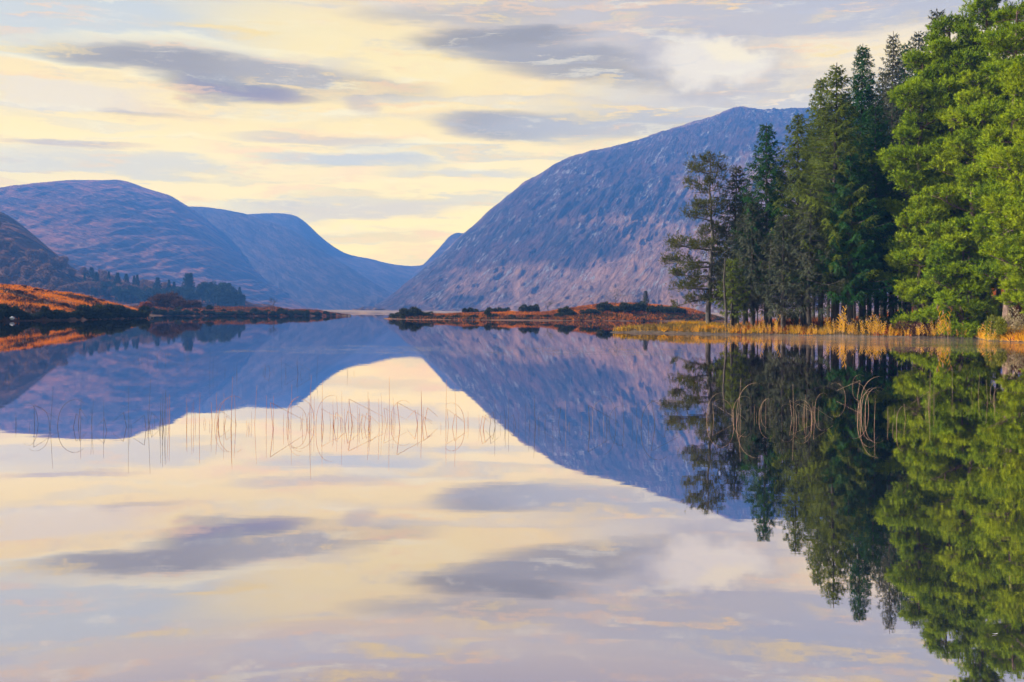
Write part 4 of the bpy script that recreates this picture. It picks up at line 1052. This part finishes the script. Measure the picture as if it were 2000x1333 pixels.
BB = [broad_tree(210, M['farfir'], 'pine_tree', 15, 6.5), broad_tree(211, M['farfir'], 'pine_tree', 13, 5)]
RR = [broad_tree(220, M['bare'], 'birch_tree', 9, 4.6), broad_tree(221, M['bare'], 'birch_tree', 8, 4.0), broad_tree(222, M['bare'], 'birch_tree', 10, 4.2)]
def far_place(o, px, Y, top=None, H=16.0, k=None):
    x = (px - PX0) / F * Y
    z = slope_z(x, Y)
    if k is None:
        k = max(0.35, (height(px, top, Y) - z) / H)
    o.location = (x, Y, max(z, 0) - 0.3); o.rotation_euler = (0, 0, rb.uniform(0, 6.28)); q_ = rb.uniform(0.8, 1.15); o.scale = (k * q_, k * q_, k)
woodtop = [(160, 535), (175, 524), (200, 540), (228, 545), (240, 534), (262, 537), (275, 540), (300, 548), (325, 545), (356, 536), (372, 534), (385, 560), (400, 547), (430, 548), (455, 556), (475, 570), (492, 598)]
fir_spots = [(165, 533, 640), (178, 522, 650), (188, 530, 640), (210, 538, 640), (212, 530, 650), (229, 533, 640), (246, 534, 650), (258, 537, 640), (268, 536, 645), (292, 538, 640), (308, 541, 640), (320, 542, 645), (330, 546, 640), (352, 534, 650), (365, 533, 640), (372, 534, 640), (340, 550, 640), (388, 556, 640), (448, 552, 650), (456, 556, 640), (468, 560, 640), (478, 570, 640)]
cnt = 0
for px, top, Y in fir_spots[::2] + [(178, 521, 650), (372, 533, 640), (229, 532, 640), (262, 538, 660)]:
    o = FF[cnt % 2] if cnt < 2 else copy_tree(FF[cnt % 2])
    far_place(o, px, Y, top, 16.0); w_ = 'near the pair of tall tips in the middle of the far wood' if 300 < px < 400 else 'at the right end of the far wood' if px >= 400 else 'on the upper left edge of the far wood'; props(o, 'pointed dark conifer ' + w_, 'tree', 'pointed conifers ' + w_); cnt += 1
cnt = 0
for i in range(46):
    px = 178 + 300 * ((i * 0.618) % 1.0)
    if i < 8: px = 396 + i * 10
    Y = rb.uniform(600, 640)
    if i < 8: top = 546 + max(0, (px - 430)) * 0.55 + rb.uniform(-3, 4)
    else: top = float(curve([(160, 550), (230, 556), (300, 557), (380, 560), (440, 560), (480, 588)], px)) + rb.uniform(-8, 8)
    o = BB[cnt % 2] if cnt < 2 else copy_tree(BB[cnt % 2])
    far_place(o, px, Y, top, (16.5, 14.5)[cnt % 2]); w_ = 'in the dense right end of the far wood' if px > 385 else 'in the middle of the far wood' if px > 270 else 'in the left part of the far wood'; props(o, 'dark round-topped evergreen ' + w_, 'tree', 'round evergreens ' + w_); cnt += 1
cnt = 0
for i in range(120):
    px = rb.uniform(-20, 330); Y = rb.uniform(530, 700)
    if px > 180: Y = rb.uniform(610, 690)
    o = RR[cnt % 3] if cnt < 3 else copy_tree(RR[cnt % 3])
    far_place(o, px, Y, k=rb.uniform(0.55, 1.15)); w_ = 'just above the crest of the orange hill' if px < 110 else 'left of the first dark conifers' if px < 190 else 'among the dark conifers of the far wood'; props(o, 'leafless purple-brown tree ' + w_, 'tree', 'leafless trees ' + w_); cnt += 1

# ------------------------------------------------------------------ rocks
def rock(px, Y, r, label, z=0.0, mat=None):
    rs = np.random.RandomState(int(px))
    import bmesh
    bm = bmesh.new(); bmesh.ops.create_icosphere(bm, subdivisions=3, radius=1)
    for v in bm.verts:
        c = np.array(v.co)
        d = 1 + 0.5 * float(fbm(np.array([c[0] * 1.3 + px]), np.array([c[1] * 1.3 + c[2]]), 3, 3)[0])
        v.co = v.co * d; v.co.z *= 0.65
    me = bpy.data.meshes.new('rock'); bm.to_mesh(me); bm.free(); me.materials.append(mat or ROCK)
    o = bpy.data.objects.new('rock', me); C.objects.link(o); x, y, _ = at(px, Y); o.location = (x, y, z); o.scale = (r, r, r)
    return props(o, label, 'rock')
ROCK = plain_mat('lake_rock', (0.10, 0.09, 0.09), (0.04, 0.035, 0.035), 2.0)
ROCKP = plain_mat('pale_rock', (0.42, 0.44, 0.48), (0.30, 0.30, 0.33), 2.0)
rock(24, 126, 0.32, 'round pale boulder at the water edge at the far left', 0.35, ROCKP)
rock(297, 178, 0.35, 'dark rock in the water off the tip of the orange hill', 0.05)
rock(683, 296, 0.45, 'small dark rock in the water off the left headland tip', 0.02)
rock(676, 296, 0.35, 'low rock beside the left headland tip', 0.02)
rock(752, 203, 0.25, 'tiny dark rock in front of the right headland tip', 0.02)
rock(171, 150, 0.28, 'pale stone on the shore below the gorse bushes', 0.15, ROCKP)

# ------------------------------------------------------------------ golden reeds along the right bank
def reed_mesh(seed, H=1.5):
    rs = np.random.RandomState(seed); root = empty('reed')
    s = np.linspace(0, 1, 7); lean = rs.uniform(-0.18, 0.22)
    P = np.column_stack([lean * s ** 2 * H, rs.uniform(-0.05, 0.05) * s, -0.25 + s * (H + 0.25)])
    sb = MB(); sb.tube(P, 0.0075 * (1 - 0.6 * s), 4); sb.build('stem', M['rush_straw'], root)
    lb = MB()
    n = 9
    for i in range(n):
        f = 0.35 + 0.6 * i / n
        p = np.array([np.interp(f, s, P[:, c]) for c in range(3)])
        a = (0 if i % 2 else PI) + rs.uniform(-0.6, 0.6)
        L = rs.uniform(0.28, 0.5) * (1.1 - 0.4 * f); q = np.linspace(0, 1, 5)
        d = np.array([math.cos(a), math.sin(a), 0])
        ctr = p + q[:, None] * d * L * 0.55 + (np.sin(q * 2.0) * L * 0.6)[:, None] * np.array([0, 0, 1.0])
        sd = np.array([-d[1], d[0], 0]) * 0.35 + np.array([0, 0, 0.6]) - d * 0.4
        wd_ = 0.028 * np.sin(np.clip(q * 0.9 + 0.12, 0, 1) * PI) + 0.002
        v = np.concatenate([ctr - sd * wd_[:, None], ctr + sd * wd_[:, None]])
        qd = [(j, j + 1, j + 6, j + 5) for j in range(4)]
        lb.add(v, None, qd)
    lb.build('leaf', M['reed_leaf'], root)
    pb = MB()
    tip = P[-1]; k = 60
    B = tip + np.column_stack([rs.normal(size=k) * 0.015, rs.normal(size=k) * 0.015, -rs.uniform(0.0, 0.2, k)])
    pb.blades(B, unit(np.column_stack([rs.normal(size=k) * 0.4 + 0.3, rs.normal(size=k) * 0.4, np.ones(k)])), 0.09, 0.02, rs)
    pb.build('plume', M['rush_straw'], root)
    return root
RD = [reed_mesh(500 + i, h) for i, h in enumerate((1.35, 1.5, 1.7, 1.15, 1.6, 1.9))]
rd_front = [(1190, 79.5), (1340, 76), (1420, 74), (1500, 73), (1600, 71.5), (1700, 69.5), (1800, 68.5), (1905, 67.5), (1925, 60.5), (2000, 57)]
n = 0
zones = [(1345, 1470, 34, 0.75, 'below the lone sparse pine'), (1470, 1600, 58, 0.8, 'in front of the thin spruce trunks'), (1600, 1660, 34, 0.95, 'before the thick trunk of the tallest outer spruce'), (1660, 1745, 46, 1.0, 'before the shaded dark green spruces'), (1745, 1790, 8, 0.8, 'in the sparse patch below the leftmost bright pine'), (1790, 1880, 46, 0.95, 'in the dense clump under the bright pines'), (1880, 1930, 8, 0.95, 'in the dark water left of the yellow grass bank'), (1930, 1955, 8, 1.0, 'beside the rounded yellow-green bush'), (1205, 1345, 16, 0.6, 'low on the grassy tip of the spit')]
for a, b_, c, kk, where in zones:
    for i in range(c):
        px = rb.uniform(a, b_)
        Y = float(curve(rd_front, px)) - rb.uniform(-0.6, 2.6)
        o = RD[n % 6] if n < 6 else copy_tree(RD[n % 6])
        x = (px - PX0) / F * Y
        k = 0.92 * kk * rb.uniform(0.5, 1.0) * (0.6 + 0.8 * abs(math.sin(px * 0.045) * math.cos(px * 0.017)))
        o.location = (x, Y, 0.0); o.rotation_euler = (rb.uniform(-0.08, 0.08), rb.uniform(-0.14, 0.14), rb.uniform(-0.7, 0.7) + (PI if rb.random() < 0.25 else 0)); o.scale = (k, k, k)
        props(o, 'golden leaved reed ' + where, 'reed', 'golden reeds ' + where); n += 1

# ------------------------------------------------------------------ rushes standing in the open water
def rush_mesh(kind, seed, H, mat, r=0.0034):
    """straight: a plain stem; arc: bows over; broken: goes up, snaps and comes down to the water"""
    rs = np.random.RandomState(seed)
    s = np.linspace(0, 1, 14); mb = MB()
    if kind == 'straight':
        b = rs.uniform(-0.10, 0.10) * H
        P = np.column_stack([b * s ** 2, 0.02 * s, -0.3 + s * (H + 0.3)])
    elif kind == 'arc':
        bend = rs.uniform(1.5, 2.3); seg = 1.35 * H / 13
        th = bend * s ** rs.uniform(1.6, 2.6)
        dx = np.sin(th); dz = np.cos(th)
        P = np.column_stack([np.cumsum(dx) * seg, 0.03 * s, np.cumsum(dz) * seg]); P -= P[0]
        P = np.concatenate([[[0, 0, -0.3]], P]); s = np.linspace(0, 1, 15)
    else:
        top = np.array([rs.uniform(-0.12, 0.2) * H, 0, H]); end = np.array([rs.uniform(0.6, 1.4) * H, 0.0, rs.uniform(0.05, 0.5) * H])
        P = np.array([[0, 0, -0.3], [0, 0, 0.0], top * 0.5, top * 0.97, top, top * 0.97 + end * 0.03, top * 0.5 + end * 0.5, end])
        s = np.linspace(0, 1, 8)
    mb.tube(P, r * (1.05 - 0.65 * s), 5)
    return mb.build('rush_stem', mat)
RU = {}
for key in ('dark', 'red', 'straw'):
    mt = M['rush_' + key]
    RU[key] = [rush_mesh('straight', 1, 0.42, mt), rush_mesh('straight', 2, 0.22, mt), rush_mesh('straight', 3, 0.62, mt), rush_mesh('arc', 4, 0.42, mt), rush_mesh('arc', 5, 0.5, mt),
               rush_mesh('broken', 6, 0.20, mt), rush_mesh('broken', 7, 0.32, mt), rush_mesh('straight', 8, 0.10, mt)]
used = {}
LB = {'dark': ('thin dark rush stem standing in the still water on the left', 'dark rushes in the open water'),
      'red': ('thin russet rush stem in the water before the bright sky reflection', 'russet rushes in the open water'),
      'straw': ('pale straw rush stem in the water before the dark tree reflections', 'pale rushes in the open water')}
def rush(key, i, px, py, k=1.0, flip=False, where=''):
    Y = CH * F / (py - hz(px))
    pr = RU[key][i]
    if (key, i) not in used:
        used[(key, i)] = 1; o = pr
    else:
        o = pr.copy(); C.objects.link(o)
    o.location = at(px, Y)
    rz = rb.uniform(-0.6, 0.6) + (PI if flip else 0)
    o.rotation_euler = (rb.uniform(-0.04, 0.04), rb.uniform(-0.06, 0.06), rz)
    th = max(1.0, Y / 16.0)
    o.scale = (k, k, k)
    nm = {'dark': 'thin dark', 'red': 'thin russet', 'straw': 'pale straw'}[key]  # the three tones carry backlighting painted into the stems
    shape = ('tall straight', 'short straight', 'very tall', 'bowed', 'widely bowed', 'small snapped', 'snapped', 'tiny')[i]
    props(o, f'{nm} {shape} rush stem {where}', 'rush', f'{nm} rushes {where}')
def row(key, px0, px1, py, n, k=1.0, spread=7, mixw=(6, 6, 2, 1, 1, 3, 2, 6)):
    for _ in range(n):
        i = rb.choices(range(8), mixw)[0]
        rush(key, i, rb.uniform(px0, px1), py + rb.uniform(-spread, spread), k * rb.uniform(0.7, 1.15), rb.random() < 0.35, 'in the nearest row, ' + ('on the left mountain reflection' if px1 < 340 else 'on the bright sky reflection' if px1 < 965 else 'on the right mountain reflection') if 820 < py < 840 and key != 'straw' else ('on the dark tree reflections' if px0 > 1300 else 'on the right mountain reflection' if px0 > 1000 else 'in the far rows out on the lake'))
row('dark', 30, 200, 836, 13, 1.0, 7, (4, 4, 1, 5, 2, 3, 2, 4)); row('dark', 200, 270, 836, 6); row('dark', 280, 330, 834, 15, 1.05); row('red', 330, 430, 834, 12); row('red', 415, 500, 833, 20)
row('red', 520, 600, 833, 9); row('red', 590, 690, 833, 32, 1.0); row('red', 690, 800, 832, 28); row('red', 810, 900, 832, 12); row('red', 905, 960, 834, 7)
row('dark', 955, 1050, 836, 16); row('dark', 1050, 1200, 834, 14); row('straw', 1100, 1190, 834, 6, 0.8); row('dark', 1200, 1310, 834, 10)
row('dark', 260, 400, 700, 16, 0.9, 4); row('dark', 405, 560, 728, 18, 0.9, 5); row('dark', 560, 700, 735, 8, 1.0, 5); row('dark', 5, 40, 742, 4, 0.8, 4)
BW = (3, 5, 1, 4, 2, 1, 2, 6)
row('straw', 1380, 1405, 820, 3, 1.0, 10, BW); row('straw', 1425, 1450, 822, 7, 1.0, 12, BW); row('straw', 1465, 1500, 818, 5, 0.9, 12, BW)
row('straw', 1545, 1600, 816, 15, 1.0, 12, BW); row('straw', 1660, 1700, 818, 9, 1.1, 16, BW); row('straw', 1705, 1760, 822, 7, 1.0, 20, BW)
row('straw', 1770, 1830, 800, 6, 0.9, 22, BW); row('straw', 1860, 1960, 782, 9, 0.8, 18, BW); row('straw', 1620, 1700, 770, 3, 0.9, 14, BW)
row('dark', 960, 1300, 690, 26, 0.9, 14, (6, 6, 1, 1, 0, 1, 1, 6)); row('dark', 700, 860, 652, 12, 0.8, 3, (6, 6, 1, 0, 0, 0, 0, 6))

# thin mist lying on the water before the right bank
def mist(px, Y, rx, ry, rz_, dens, label):
    import bmesh
    bm = bmesh.new(); bmesh.ops.create_uvsphere(bm, u_segments=24, v_segments=12, radius=1)
    me = bpy.data.meshes.new('mist'); bm.to_mesh(me); bm.free()
    m, t = new_mat('mist'); p = t.n('ShaderNodeVolumePrincipled'); p.inputs['Color'].default_value = (0.80, 0.70, 0.68, 1); p.inputs['Density'].default_value = dens
    ou = t.n('ShaderNodeOutputMaterial'); t.t.links.new(p.outputs[0], ou.inputs['Volume']); me.materials.append(m)
    o = bpy.data.objects.new('mist', me); C.objects.link(o); x, y, _ = at(px, Y); o.location = (x, y, 0.02 + rz_); o.scale = (rx, ry, rz_)
    props(o, label, 'mist', None, 'stuff')
mist(1740, 56, 7.5, 9, 0.16, 0.009, 'thin pale mist lying on the water before the reeds')
mist(1520, 62, 7, 7, 0.12, 0.006, 'fainter mist on the water below the thin spruce trunks')

# a small white feather floating under the pines
mb = MB(); s = np.linspace(-1, 1, 9)
wf = 0.012 * np.sqrt(np.clip(1 - s ** 2, 0, 1)) + 0.001
mb.add(np.concatenate([np.column_stack([s * 0.025, -wf, 0.004 + 0.003 * s ** 2]), np.column_stack([s * 0.025, wf, 0.004 + 0.003 * s ** 2])]), None, [(j, j + 1, j + 10, j + 9) for j in range(8)])
fm, t = new_mat('white_feather'); p = t.n('ShaderNodeBsdfPrincipled'); p.inputs['Base Color'].default_value = (0.5, 0.5, 0.5, 1); finish(t, p.outputs[0])
o = mb.build('feather', fm); o.location = at(1947, CH * F / (1240 - hz(1947))); o.scale = (0.6, 0.25, 1); props(o, 'tiny white feather floating on the dark pine reflection', 'feather')
